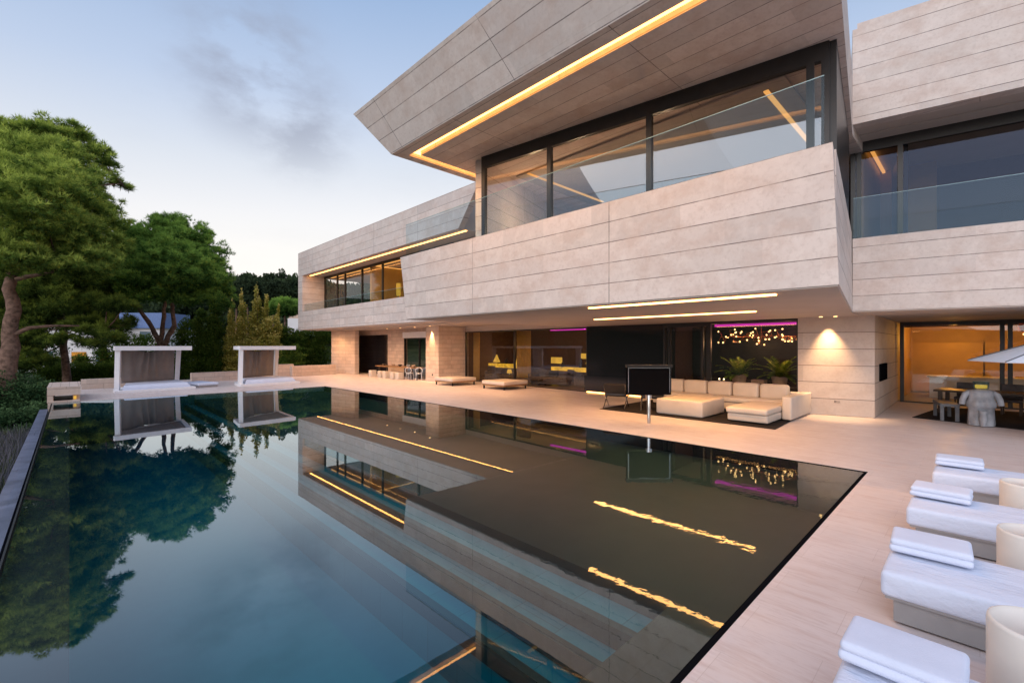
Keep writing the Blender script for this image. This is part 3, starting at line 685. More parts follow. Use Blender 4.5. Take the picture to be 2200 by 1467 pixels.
# far end of the ground floor
b = MB(); b.prism([(15.2, 36.6), (15.9, 33.9), (16.25, 33.9), (15.6, 36.6)], 0, 3.42); b.box(15.4, 36.6, 0, 18, 36.9, 3.42)
b.box(17.3, 29.0, 0, 17.6, 31.3, 3.42); b.box(17.3, 31.3, 3.05, 17.6, 37, 3.42); b.box(17.3, 24.35, 3.2, 17.6, 29.0, 3.42); b.box(17.3, 24.35, 0, 17.6, 26.0, 3.2)
part(b, 'wall', 'stone_fine')
b = MB(); b.box(17.42, 31.3, 0, 17.5, 36.6, 3.05); dr = part(b, 'door', 'black')
b = MB(); b.box(17.38, 31.35, .9, 17.42, 31.4, 1.5); part(b, 'handle', 'chrome', dr)
glazing((17.4, 26.0), (17.4, 29.0), 0.0, 2.75, [0, .35, 1.0], gmat='glass_low', head=.06, sill=.04, w=.07)
b = MB(); b.box(17.2, 26.0, 2.76, 17.45, 29.0, 3.18); part(b, 'blind_box', 'white_paint')
# rooms: floor, back walls, partitions
b = MB(); b.box(18.0, 2.7, 0.004, BX, 36, 0.02); part(b, 'room_floor', 'room_floor')
b = MB(); b.box(24.6, 2.6, 0, 24.8, 37, 3.41); b.box(18.7, 12.8, 0, 24.6, 12.98, 3.11); b.box(18.45, 24.4, 0, 24.6, 24.6, 3.41); b.box(18.6, 9.15, 0, 24.6, 9.3, 3.11)
b.box(BX - .1, -14, 3, BX, 37, 9.3)
part(b, 'room_wall', 'room_wall')
b = MB(); b.box(18.2, 4.2, 3.02, 24.6, 7.2, 3.06); part(b, 'ceiling', 'room_wall')
b = MB(); b.box(18.5, 13.1, 3.20, 24.6, 14.6, 3.24); part(b, 'ceiling', 'room_wall')
b = MB(); b.box(17.75, 4.3, 2.93, 17.85, 7.1, 3.01); part(b, 'light_strip', 'magenta', label='magenta cove light above the bay window')
b = MB(); b.box(24.45, 13.2, 2.85, 24.58, 17.5, 3.2); part(b, 'light_strip', 'magenta')
b = MB(); b.box(18.3, 13.2, 3.0, 18.4, 15.9, 3.07); part(b, 'light_strip', 'magenta', label='magenta cove light above the living room window')
b = MB(); b.box(20.3, 4.2, 0.02, 20.4, 9.1, 3.01); part(b, 'room_wall', 'black_matt')  # dark screen added across the bay to blacken the view behind the plants
# kitchen room at right
glazing((23.5, 2.2), (23.55, -9.0), 0.0, 3.12, [0, .245, .262, .55, 1.0], gmat='glass_low', head=.14, sill=.05, w=.12)
b = MB(); b.box(29.0, -9, 0, 29.2, 2.5, 3.12); b.box(23.6, 2.3, 0, 29, 2.5, 3.12); b.box(23.4, -9.2, 0, 29, -9, 3.12); part(b, 'room_wall', 'cabinet')
b = MB(); b.box(23.3, -9, 3.161, 29.2, 2.5, 3.2); b.box(23.6, -9, 0.004, 29, 2.3, .02); part(b, 'ceiling', 'room_pale')
b = MB()
for y in (-2.6, -1.35, -0.1, 1.1): b.box(28.55, y, .1, 28.95, y + 1.2, 2.35)
cab = b.build('kitchen_cabinet', 'cabinet', label='tall warm veneer cabinet wall inside the right hand room', category='cabinet')
b = MB(); b.box(26.2, -2.5, 0.02, 27.2, 1.5, .88); b.box(26.1, -2.6, .88, 27.3, 1.6, .93)
b.build('kitchen_island', 'cream_resin', label='pale kitchen island in front of the veneer cabinets', category='kitchen island')

# lamps of the villa
def spot(name, loc, to, energy, size=60, col=(1, .62, .30), blend=1.0, rad=.03):
    ld = bpy.data.lights.new(name, 'SPOT'); ld.energy = energy; ld.spot_size = R(size); ld.spot_blend = blend; ld.color = col; ld.shadow_soft_size = rad
    o = bpy.data.objects.new(name, ld); COL.objects.link(o); o.parent = V
    o.location = Vector(loc) - Vector((HX, HY, 0)); o.rotation_euler = (Vector(to) - Vector(loc)).to_track_quat('-Z', 'Y').to_euler()
def area(name, loc, sx, sy, energy, col=(1, .60, .28), down=True, rot=None):
    ld = bpy.data.lights.new(name, 'AREA'); ld.shape = 'RECTANGLE'; ld.size = sx; ld.size_y = sy; ld.energy = energy; ld.color = col
    o = bpy.data.objects.new(name, ld); COL.objects.link(o); o.parent = V; o.location = Vector(loc) - Vector((HX, HY, 0))
    if rot: o.rotation_euler = rot
def downlight(x, y, z):
    b = MB(); b.lathe([(.05, z - .012), (.05, z)], (x, y), 12); part(b, 'downlight', 'bulb')
for (x, y) in ((17.0, 3.12), (16.9, 3.48)): downlight(x, y, 3.114)
spot('pier_downlight', (17.06, 3.30, 3.10), (17.14, 3.28, 0), 620, 66)
spot('pier_floor_light', (16.2, 3.5, 3.09), (16.4, 3.5, 0), 60, 100)
downlight(15.9, 23.6, 3.42); spot('column_downlight', (15.93, 23.65, 3.40), (15.99, 23.65, 0), 650, 56)
for y in (25.8, 27.6, 29.4): downlight(16.2, y, 3.42); spot('terrace_downlight', (16.2, y, 3.40), (16.2, y, 0), 60, 110)
for y in (32.3, 35.0): spot('terrace_downlight', (15.0 if y > 34 else 16.6, y, 3.40), (15.2 if y > 34 else 17, y, 0), 70, 90)
downlight(22.2, -1.4, 3.128)
def points(name, pts, energy, col):
    for p in pts:
        ld = bpy.data.lights.new(name, 'POINT'); ld.energy = energy / len(pts); ld.color = col; ld.shadow_soft_size = 0.0
        o = bpy.data.objects.new(name, ld); COL.objects.link(o); o.parent = V; o.location = Vector(p) - Vector((HX, HY, 0))
def strip(name, x0, y0, x1, y1, z, n, energy, col=(1, .52, .20)):
    for k in range(n):
        u = (k + .5) / n; p = (x0 + (x1 - x0) * u, y0 + (y1 - y0) * u, z)
        spot(name, p, (p[0], p[1], z - 1), energy / n, 168, col, 1.0, 0.0)

strip('soffit_strip_lamp', 8.9, 2.5, 8.9, 6.5, 3.05, 4, 420)
strip('soffit_strip_lamp', 12.9, 4.1, 12.9, 9.2, 3.05, 5, 850)
strip('wing_strip_lamp', 14.15, 14, 14.15, 36.5, 3.34, 10, 2800)
strip('wing_balcony_lamp', 13.36, 17.5, 13.36, 36, 7.55, 6, 700)
strip('visor_strip_lamp', 7.55, 2.5, 7.55, 11.8, 7.96, 6, 1000)
strip('visor_strip_lamp', 7.8, 12.0, 10.3, 12.0, 7.96, 2, 300)
points('living_room_lamp', [(21.8, 14.8, 2.5), (21.8, 18.5, 2.5), (21.8, 22, 2.5), (19.2, 16, 2.4), (19.4, 20.5, 2.4)], 170, (1, .5, .14))
points('bay_fill_light', [(18.5, 4.9, 2.3), (18.5, 6.6, 2.3)], 60, (1, .55, .25))  # bare fill points added to brighten the cycads in the dark bay
points('magenta_cove_lamp', [(19.0, 14.2, 2.85), (23.8, 15, 2.8), (18.2, 5.7, 2.85)], 26, (1, .03, .75))
points('kitchen_lamp', [(26.8, -3, 2.5), (26.8, 0.8, 2.5)], 170, (1, .44, .06))
points('upper_room_lamp', [(12.6, 6.5, 6.2), (12, 9.2, 6.4), (11.2, 10.4, 6.6)], 170, (1, .66, .42))
points('wing_room_lamp', [(17, 21, 6.6), (17, 25, 6.6), (16.6, 31, 6.6)], 150, (1, .48, .12))
points('right_room_lamp', [(18.6, 1.75, 7.3)], 22, (1, .46, .13))

# ------------------------------------------------------------------ cabanas
def cabana():
    t = T('cabana', 'white framed daybed cabana with taupe curtain, at the left corner of the pool', 'cabana', (1.5, 28.0, 0), group='white cabanas at the far end of the pool')
    W_, Dp = 3.0, 3.7
    b = MB()  # roof frame: parallelogram of four beams, 2.2 m up
    o = [(0, 0), (3.05, .45), (3.2, 4.0), (.2, 2.2)]
    def beam(p, q, w, z0, z1):
        p = Vector(p); q = Vector(q); d = (q - p).normalized(); n = Vector((-d.y, d.x)) * w; b.prism([tuple(p), tuple(q), tuple(q + n), tuple(p + n)], z0, z1)
    beam(o[0], o[1], .2, 1.98, 2.19); beam(Vector(o[1]) + Vector((-.0, .2)), o[2], .2, 1.982, 2.188); beam(Vector(o[3]) + Vector((0.1, -.02)), Vector(o[2]) - Vector((.2, .1)), -.2, 1.984, 2.186); beam(Vector(o[0]) + Vector((.0, .2)), Vector(o[3]), -.2, 1.986, 2.184)
    b.build('roof_frame', 'white_paint', t)
    b = MB(); b.prism([(.18, .22), (2.85, .6), (3.0, 3.75), (.32, 2.15)], 2.03, 2.05); b.build('canopy', 'taupe', t)
    b = MB(); b.hexa([(-.02, .12, 0), (.16, .10, 0), (.24, .62, 0), (.04, .64, 0)], [(.02, .12, 1.98), (.20, .10, 1.98), (.28, .62, 1.98), (.10, .64, 1.98)]); b.build('post', 'white_paint', t)
    b = MB(); b.hexa([(2.72, 3.35, 0), (2.92, 3.40, 0), (2.95, 3.75, 0), (2.75, 3.70, 0)], [(2.80, 3.35, 1.98), (3.02, 3.40, 1.98), (3.05, 3.75, 1.98), (2.83, 3.70, 1.98)]); b.build('post', 'white_paint', t)
    # curtain hung along the back, gathered in the middle
    b = MB(); n = 90; p0 = Vector((.34, 1.62)); p1 = Vector((2.68, 3.38)); d = (p1 - p0); nn = Vector((-d.y, d.x)).normalized(); vs = []; rows = 12
    for k in range(n + 1):
        u = k / n; g = math.exp(-((u - .5) / .16) ** 2)
        for j in range(rows + 1):
            w = j / rows
            fold = .035 * math.sin(u * 30) * (.25 + .75 * w) + .16 * g * math.sin((u - .5) * (60 - 26 * (1 - w))) * w
            q = p0 + d * u + nn * fold; vs.append((q.x, q.y, .34 + (1.97 - .34) * w - .10 * g * (w > .99)))
    b.add(vs, [(k * (rows + 1) + j, (k + 1) * (rows + 1) + j, (k + 1) * (rows + 1) + j + 1, k * (rows + 1) + j + 1) for k in range(n) for j in range(rows)], True)
    c = b.build('curtain', 'taupe', t); sm = c.modifiers.new('s', 'SOLIDIFY'); sm.thickness = .012
    b = MB(); b.prism([(-.02, -.35), (3.15, .02), (3.1, 3.5), (.2, 2.1), (0.0, .9)], 0.003, .12); b.build('base', 'white_paint', t)
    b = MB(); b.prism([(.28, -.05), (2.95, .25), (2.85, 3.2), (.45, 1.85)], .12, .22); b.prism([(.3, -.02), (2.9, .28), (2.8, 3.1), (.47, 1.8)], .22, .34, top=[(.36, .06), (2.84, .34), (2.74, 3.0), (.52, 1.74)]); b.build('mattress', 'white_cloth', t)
    return t
c1 = cabana()
c2 = copy_tree(c1, (6.6, 27.9, 0), 'white framed daybed cabana with taupe curtain, the one nearer the villa')
for nm, (x, y), rz, lab in (('sun_bed', (5.1, 29.6), .25, 'low white flat sunbed lying on the paving between the cabanas'),):
    t = T(nm, lab, 'sunbed', (x, y, 0), rz)
    b = MB(); b.rbox(-.5, -.95, .1, .5, .95, .24, .05); b.build('mattress', 'white_cloth', t)
    b = MB(); b.box(-.46, -.9, 0, .46, .9, .1); b.build('base', 'grey_base', t)

# ------------------------------------------------------------------ low walls and blocks at the far end
t = T('stone_block', 'pale stone bench block with a slot and fire glow at the infinity edge corner', 'bench', (-.2, 26.5, 0))
b = MB(); b.prism([(-.62, 25.05), (.32, 25.05), (.36, 28.3), (-.62, 28.3)], .27, .60); b.box(-.62, 25.06, -.02, -.45, 28.2, .27); b.box(.1, 25.3, .003, .3, 28.2, .27); b.box(-.6, 25.02, -.95, .30, 25.16, .06)
b.build('bench', 'stone_fine', t, world=True)
b = MB(); b.box(.12, 25.18, .08, .20, 25.28, .2); b.build('lamp', 'lamp_glow', t, world=True)
for nm, poly, z, lab in (('garden_wall', [(.42, 31.6), (2.2, 31.8), (2.2, 32.2), (.42, 32.0)], .5, 'low pale stone wall at the left behind the first cabana'),
                         ('garden_wall', [(5.3, 33.3), (9.0, 33.8), (9.0, 34.2), (5.3, 33.7)], .55, 'low stone planter wall in front of the hedge between the cabanas'),
                         ('garden_wall', [(8.3, 34.9), (11.9, 35.4), (11.9, 35.8), (8.3, 35.3)], .85, 'stepped stone planter wall behind the second cabana'),
                         ('garden_wall', [(11.4, 34.2), (14.8, 34.8), (14.8, 35.3), (11.4, 34.7)], .75, 'stone planter wall between the second cabana and the villa')):
    c = Vector((sum(p[0] for p in poly) / 4, sum(p[1] for p in poly) / 4, 0))
    b = MB(); b.prism([(x - c.x, y - c.y) for x, y in poly], .13, z); b.prism([((x - c.x) * .98, (y - c.y) * .98) for x, y in poly], 0, .13)
    o = b.build(nm, 'stone_fine', label=lab, category='wall'); o.location = c

# ------------------------------------------------------------------ loungers with towels and side tables
def lounger():
    t = T('sun_lounger', 'x', 'sun lounger', (0, 0, 0), group='white sun loungers along the right pool edge')
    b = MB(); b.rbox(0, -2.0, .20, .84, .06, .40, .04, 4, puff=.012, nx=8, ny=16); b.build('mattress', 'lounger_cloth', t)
    b = MB(); b.box(.015, -1.98, .188, .825, .03, .212); b.build('piping', 'grey_base', t)
    b = MB(); b.box(.03, -1.95, .02, .81, -.02, .187); b.build('base', 'grey_base', t)
    return t
def towel():
    t = MB()
    # a bath towel folded in layers, its fold towards the foot of the lounger
    for k in range(2):
        z0 = k * .052; j = .008 * (k % 2)
        t.rbox(-.20 + j, -.26, z0, .20 - j * .5, .26 - j, z0 + .058, .028, 4, puff=.006, nx=5, ny=7)
    return t
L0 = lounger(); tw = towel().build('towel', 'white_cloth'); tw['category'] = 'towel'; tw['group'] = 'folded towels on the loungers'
words = ['second nearest the villa', 'third counting from the villa', 'closest to the camera', 'farthest']
spots_ = [(8.85, .42, 'white sun lounger at the far end of the row, nearest the villa', 'folded white towel on the lounger nearest the villa'),
          (6.72, .52, 'white sun lounger second in the row from the villa', 'folded white towel on the second lounger from the villa'),
          (4.67, .50, 'white sun lounger third in the row, its grey base in full view', 'folded white towel on the third lounger from the villa'),
          (2.68, .50, 'white sun lounger nearest the camera, cut by the bottom of the photo', 'large folded white towel on the nearest lounger at the bottom edge')]
for i, (x, y, la, lt) in enumerate(spots_):
    if i == 0: L0.location = (x, y, 0); L0['label'] = la
    else: copy_tree(L0, (x, y, 0), la)
    o = tw if i == 0 else tw.copy()
    if i: COL.objects.link(o)
    o.location = (x + .62, y - .20, .432); o.rotation_euler = (0, 0, (.03, -.04, .05, -.02)[i]); o['label'] = lt
b = MB(); b.lathe([(.235, 0), (.245, .02), (.245, .52), (.24, .54), (.225, .545), (.215, .53), (.0, .525)], n=40, cap=False)
st = b.build('side_table', 'cream_resin', label='cream drum side table beside the lounger nearest the villa', category='side table', group='cream drum side tables between the loungers')
st.location = (8.3, -.41, 0)
for (x, y, l) in ((6.15, -.35, 'cream drum side table between the second and third loungers'), (4.12, -.27, 'cream drum side table closest to the camera')):
    o = st.copy(); COL.objects.link(o); o.location = (x, y, 0); o['label'] = l

# ------------------------------------------------------------------ sofa group on the black rug
b = MB(); b.prism([(13.3, 3.75), (17.0, 3.95), (17.1, 9.3), (13.25, 9.25)], .004, .02)
o = b.build('rug', 'rug', label='black rug under the cream outdoor sofa group', category='rug')
t = T('corner_sofa', 'large cream corner sofa with loose back cushions against the bay window', 'sofa', (15.6, 6, 0))
def P_(mb, n, m='cream_cloth', par=None): return mb.build(n, m, par or t, world=True)
b = MB(); b.rbox(15.95, 4.2, .05, 17.05, 8.7, .30, .04); P_(b, 'base')
b = MB(); b.rbox(13.7, 4.05, .06, 15.95, 5.12, .27, .04); P_(b, 'base')
b = MB(); b.rbox(13.66, 4.05, .275, 15.9, 5.15, .44, .05, puff=.02); P_(b, 'seat_cushion')
b = MB(); b.rbox(15.9, 4.25, .305, 16.75, 6.4, .46, .05, puff=.02); P_(b, 'seat_cushion')
b = MB(); b.rbox(15.9, 6.42, .305, 16.75, 8.65, .46, .05, puff=.02); P_(b, 'seat_cushion')
b = MB(); b.rbox(14.9, 3.78, .05, 17.1, 4.04, .72, .05); P_(b, 'armrest')
b = MB(); b.rbox(16.85, 4.05, .3, 17.08, 8.75, .70, .05); P_(b, 'backrest')
for k in range(5):
    y0 = 4.3 + k * .87; b = MB(); b.rbox(16.5, y0, .45, 16.84, y0 + .84, .93, .09, puff=.01); P_(b, 'back_cushion')
t = T('ottoman', 'large square cream ottoman in front of the corner sofa', 'ottoman', (14.4, 6.5, 0))
b = MB(); b.rbox(13.55, 5.78, .04, 15.25, 7.28, .52, .05, puff=.015); P_(b, 'cushion')
b = MB(); b.box(13.62, 5.85, .02, 15.2, 7.2, .05); P_(b, 'base', 'black_matt')

def xchair(loc, rz, lab):
    t = T('lounge_chair', lab, 'chair', loc, rz, group='black leather lounge chairs with crossed chrome legs')
    for s in (-.36, .36):
        b = MB()
        fr = [(-.42, 0, .0), (-.26, 0, .12), (-.05, 0, .30), (.14, 0, .55), (.24, 0, .82)]
        rr = [(.42, 0, 0), (.22, 0, .10), (.02, 0, .27), (-.22, 0, .40), (-.42, 0, .43)]
        b.tube([(x, s, z) for x, _, z in fr], .022, 6); b.tube([(x, s, z) for x, _, z in rr], .022, 6); b.build('leg', 'chrome', t)
    b = MB(); b.rbox(-.40, -.36, .42, .20, .36, .52, .04, puff=.01); o = b.build('seat', 'black_leather', t); 
    b = MB(); b.hexa([(.02, -.36, .44), (.14, -.36, .40), (.14, .36, .40), (.02, .36, .44)], [(.20, -.36, .86), (.32, -.36, .82), (.32, .36, .82), (.20, .36, .86)]); b.build('backrest', 'black_leather', t)
    return t
xc = xchair((13.9, 9.0, .02), R(200), 'black leather lounge chair with crossed chrome legs left of the outdoor screen')
copy_tree(xc, (14.2, 7.75, .02), 'black leather lounge chair half hidden behind the outdoor screen', rz=R(205))
t = T('outdoor_screen', 'black outdoor screen seen from the back on a chrome pole', 'television', (11.95, 6.65, 0), rz=R(-44))
b = MB(); b.box(-.64, -.04, .80, .64, .05, 1.60); b.build('panel', 'gap', t)
b = MB(); b.box(-.66, -.12, 1.585, .66, .06, 1.66); b.build('hood', 'black_matt', t)
b = MB(); b.box(-.60, -.055, .86, -.585, -.041, 1.57); b.box(.585, -.055, .86, .60, -.041, 1.57); b.box(-.6, -.055, 1.56, .6, -.041, 1.575); b.build('trim', 'chrome', t)
b = MB(); b.lathe([(.05, 0), (.05, .78), (.045, .8)], (-.03, -.12), 16); b.box(-.1, -.16, .7, .04, -.03, .8); b.build('pole', 'chrome', t)
def bed(loc, lab):
    t = T('daybed', lab, 'daybed', loc, group='low cream daybeds in front of the living room')
    b = MB(); b.rbox(-.85, -.85, .24, .85, .85, .42, .04, puff=.0); b.build('mattress', 'cream_cloth', t)
    b = MB(); b.box(-.82, -.82, .17, .82, .82, .24); b.build('frame', 'wood', t)
    for sx in (-1, 1):
        for sy in (-1, 1):
            b = MB(); b.box(sx * .76 - .03, sy * .76 - .03, 0, sx * .76 + .03, sy * .76 + .03, .17); b.build('leg', 'black_matt', t)
    return t
b1 = bed((16.2, 17.2, 0), 'low cream daybed on dark legs, the nearer and right one of two')
copy_tree(b1, (15.8, 20.9, 0), 'low cream daybed on dark legs, the farther one beside the lit column')

# ------------------------------------------------------------------ dining table on the far terrace
t = T('dining_table', 'long wooden table laid for dinner on the far terrace', 'table', (16.35, 28.1, 0))
b = MB(); b.box(15.95, 25.6, .72, 16.85, 30.7, .78); P_(b, 'tabletop', 'wood')
for x in (16.1, 16.7):
    for y in (26.0, 30.3): b = MB(); b.box(x - .05, y - .05, 0, x + .05, y + .05, .72); P_(b, 'leg', 'dark_wood')
b = MB(); b.rbox(-.21, -.21, 0, .21, .21, .46, .03)
sl = b.build('stool', 'cream_cloth'); sl['category'] = 'stool'; sl['group'] = 'white cube stools along the dining table'; sl.scale = (1, 1, 1)
labs = ['white cube stool at the left end of the long wooden table', 'white cube stool second from the left along the table', 'white cube stool in the middle of the row along the table', 'white cube stool fourth from the left along the table', 'white cube stool at the right end of the row by the wire chairs']
for i, (y, l) in enumerate(zip((30.3, 29.0, 28.3, 27.3, 26.6), labs)):
    o = sl if i == 0 else sl.copy()
    if i: COL.objects.link(o)
    o.location = (15.55, y, 0); o['label'] = l
def ringchair(loc, rz, lab):
    t = T('terrace_chair', lab, 'chair', loc, rz, group='white wire chairs at the end of the table')
    b = MB(); b.tube([(.22 * math.cos(a), .0, .62 + .2 * math.sin(a)) for a in np.linspace(0, 2 * math.pi, 17)], .02, 6); b.build('backrest', 'white_paint', t)
    b = MB(); b.lathe([(.2, .42), (.21, .45), (.0, .46)], (0, .2), 16, cap=False); b.build('seat', 'white_paint', t)
    for sx in (-.16, .16):
        for sy in (.04, .36): b = MB(); b.tube([(sx, sy, .43), (sx * 1.2, sy, 0)], .014, 6); b.build('leg', 'white_paint', t)
    return t
rc = ringchair((15.6, 25.6, 0), R(-60), 'white ring backed chair at the right end of the long table')
copy_tree(rc, (15.95, 24.9, 0), 'white ring backed chair nearest the lit column', rz=R(-30))
for i, (x, y, m_) in enumerate(((16.3, 30.0, 'dark_wood'), (16.4, 28.9, 'terracotta'), (16.35, 27.9, 'dark_wood'), (16.4, 26.9, 'marble'), (16.3, 26.1, 'terracotta'))):
    b = MB(); b.lathe([(.05, 0), (.12, .06), (.14, .14), (.13, .14), (.10, .07), (0, .03)], n=14, cap=False)
    o = b.build('bowl', m_, label=['dark bowl at the left end of the long table', 'clay bowl left of centre on the long table', 'dark bowl in the middle of the long table', 'grey bowl right of centre on the long table', 'clay bowl at the right end of the long table'][i], category='bowl'); o.location = (x, y, .781)

# ------------------------------------------------------------------ living room
def sofa(loc, rz, L, lab, mat='dark_fabric', grp='dark sofas in the living room'):
    t = T('sofa', lab, 'sofa', loc, rz, group=grp)
    b = MB(); b.rbox(-.45, -L / 2, .08, .45, L / 2, .42, .05); b.build('seat', mat, t)
    b = MB(); b.rbox(.25, -L / 2, .4, .5, L / 2, .80, .06); b.build('backrest', mat, t)
    for s in (-1, 1): b = MB(); b.rbox(-.45, s * L / 2 - (.22 if s > 0 else 0), .4, .3, s * L / 2 + (0 if s > 0 else .22), .62, .05); b.build('armrest', mat, t)
    for k in range(3): b = MB(); b.rbox(.02, -L / 2 + .3 + k * (L - .6) / 3, .42, .24, -L / 2 + .2 + (k + 1) * (L - .6) / 3, .78, .07); b.build('cushion', 'black_matt' if k == 1 else 'dark_fabric', t)
    return t
sofa((19.3, 20.6, .02), R(0), 2.6, 'dark fabric sofa behind the left living room pane')
sofa((19.2, 16.6, .02), R(0), 2.8, 'dark sofa in the middle of the living room')
sofa((19.6, 14.1, .02), R(180), 1.8, 'dark grey sofa at the right of the living room')
t = T('coffee_table', 'low dark coffee table between the living room sofas', 'table', (18.75, 18.4, .02))
b = MB(); b.box(-.35, -1.6, .28, .35, 1.6, .34); b.build('tabletop', 'dark_wood', t)
for sx in (-.28, .28):
    for sy in (-1.5, 1.5): b = MB(); b.box(sx - .04, sy - .04, 0, sx + .04, sy + .04, .28); b.build('leg', 'dark_wood', t)
def console(loc, L, lab, drop):
    t = T('backlit_console', lab, 'console', loc, group='glowing yellow onyx consoles in the living room')
    b = MB(); b.box(0, -L / 2, .62, .35, L / 2, .95); b.build('top', 'yellow_glow', t)
    b = MB(); b.box(.05, -L / 2 if drop < 0 else L / 2 - .3, 0, .3, (-L / 2 + .3) if drop < 0 else L / 2, .62); b.build('leg', 'yellow_glow', t)
    b = MB(); b.box(.1, (L / 2 - .3) if drop < 0 else -L / 2, 0, .25, (L / 2) if drop < 0 else -L / 2 + .3, .62); b.build('leg', 'dark_wood', t)
    return t
console((21.3, 24.0 - .9, .02), 2.4, 'glowing yellow onyx console behind the left living room pane', -1)
console((20.5, 16.3, .02), 2.9, 'glowing yellow onyx console behind the right living room pane', 1)
t = T('table_lamp', 'conical glowing yellow lamp on the left onyx console', 'lamp', (21.45, 23.6, .97))
b = MB(); b.lathe([(.26, .10), (.03, .62)], n=20); b.build('lamp_shade', 'lamp_glow', t)
b = MB(); b.lathe([(.1, 0), (.03, .03), (.03, .12)], n=12); b.build('stem', 'chrome', t)
t = T('floor_lamp', 'tapered glowing floor lamp standing between the living room sofas', 'lamp', (20.6, 20.6, .02))
b = MB(); b.lathe([(.22, .75), (.10, 1.45)], n=20); b.build('lamp_shade', 'lamp_glow', t)
b = MB(); b.lathe([(.14, 0), (.02, .03), (.02, .76)], n=12); b.build('stem', 'chrome', t)
for i, (x, y, z, w, h, l) in enumerate(((24.5, 18.0, 1.5, 1.1, .35, 'small lit picture high on the dark living room wall'), (22.5, 19.0, 1.25, .9, .4, 'warm lit shelf panel left of the right onyx console'))):
    b = MB(); b.box(-.05, -w / 2, -h / 2, 0, w / 2, h / 2); o = b.build('wall_panel', 'lamp_glow', label=l, category='lit panel'); o.location = (x, y, z + .02)
t = T('sculpture', 'slim dark sculpture with a round pale head in the living room', 'sculpture', (19.6, 19.3, .02))
b = MB(); b.lathe([(.14, 0), (.12, .9), (.06, 1.0)], n=14); b.build('base', 'black_matt', t)
b = MB(); b.tube([(0, .14 * math.cos(a), 1.17 + .16 * math.sin(a)) for a in np.linspace(0, 2 * math.pi, 15)], .035, 6); b.build('head', 'marble', t)
def armchair(loc, rz, lab):
    t = T('armchair', lab, 'chair', loc, rz, group='armchairs in the living room')
    b = MB(); b.rbox(-.38, -.38, .12, .38, .38, .44, .05); b.build('seat', 'dark_fabric', t)
    b = MB(); b.rbox(.24, -.38, .4, .40, .38, .88, .05); b.build('backrest', 'dark_fabric', t)
    for s_ in (-1, 1): b = MB(); b.rbox(-.36, s_ * .38 - (.1 if s_ > 0 else 0), .4, .28, s_ * .38 + (0 if s_ > 0 else .1), .60, .03); b.build('armrest', 'dark_fabric', t)
    return t
ar = armchair((20.1, 22.2, .02), R(170), 'dark armchair in front of the left onyx console')
copy_tree(ar, (19.5, 18.0, .02), 'dark armchair standing by the mullion of the living room glass', rz=R(20))
copy_tree(ar, (19.9, 15.4, .02), 'dark armchair in front of the right onyx console', rz=R(150))
for i, (x, y, z, l) in enumerate(((21.45, 22.6, .97, 'small dark vase in the middle of the left onyx console'), (20.65, 15.7, .97, 'tall dark vase on the right onyx console'), (20.65, 17.0, .97, 'squat dark vase at the left of the right onyx console'))):
    b = MB(); k = (1, 1.4, .7)[i]; b.lathe([(.07, 0), (.13, .12 * k), (.10, .25 * k), (.05, .32 * k), (.07, .38 * k)], n=14)
    o = b.build('vase', 'black_matt', label=l, category='vase'); o.location = (x, y, z)
def tlamp(loc, lab):
    t = T('table_lamp', lab, 'lamp', loc)
    b = MB(); b.lathe([(.16, .22), (.11, .44)], n=16); b.build('lamp_shade', 'lamp_glow', t)
    b = MB(); b.lathe([(.07, 0), (.02, .03), (.02, .23)], n=10); b.build('stem', 'chrome', t)
tlamp((20.65, 15.15, .97), 'small amber lamp at the right end of the right onyx console')
tlamp((18.75, 19.5, .37), 'small amber lamp on the low coffee table')
def curtain(y0, y1, x, lab, mat='cream_cloth'):
    b = MB(); n = 40; vs = []
    for k in range(n + 1):
        y = y0 + (y1 - y0) * k / n - (y0 + y1) / 2; xx = .05 * math.sin(k * 1.25)
        vs += [(xx, y, 0), (xx, y, 3.05)]
    b.add(vs, [(2 * k, 2 * k + 2, 2 * k + 3, 2 * k + 1) for k in range(n)], True)
    o = b.build('curtain', mat, label=lab, category='curtain'); o.location = (x, (y0 + y1) / 2, .02)
    o.modifiers.new('s', 'SOLIDIFY').thickness = .01
M['gold_curtain'] = plain('gold_curtain', (0.45, 0.27, 0.07), 0.8, var=.1)
curtain(22.2, 22.75, 18.7, 'narrow gold curtain at the left edge of the living room glass', 'gold_curtain')
curtain(17.9, 19.0, 18.9, 'gold curtain gathered at the mullion of the living room glass', 'gold_curtain')
curtain(13.2, 14.9, 21.6, 'brown gold curtain beneath the magenta cove light', 'gold_curtain')

def chandelier(loc, L, nb, lab):
    t = T('chandelier', lab, 'chandelier', loc)
    b = MB(); bulbs = []
    rr = random.Random(4)
    b.tube([(0, -L / 2, 0), (0, L / 2, 0)], .012, 5); b.tube([(0, 0, 0), (0, 0, .4)], .008, 5)
    for k in range(nb):
        y = -L / 2 + L * (k + .5) / nb; a = rr.uniform(0, 2 * math.pi); r = rr.uniform(.15, .42)
        p = Vector((r * math.cos(a), y + rr.uniform(-.15, .15), r * math.sin(a) * .75))
        b.tube([(0, y, 0), Vector((p.x * .3, y + .08, p.z * .9)), p], .009, 5); bulbs.append(p)
    b.build('branch', 'copper', t)
    for p in bulbs:
        q = MB(); q.ball((p.x, p.y, p.z), .028, 8, 6); q.build('bulb', 'bulb', t)
    return t
chandelier((18.6, 5.72, 2.55), 3.0, 52, 'wide branching chandelier of small warm bulbs in the bay window')
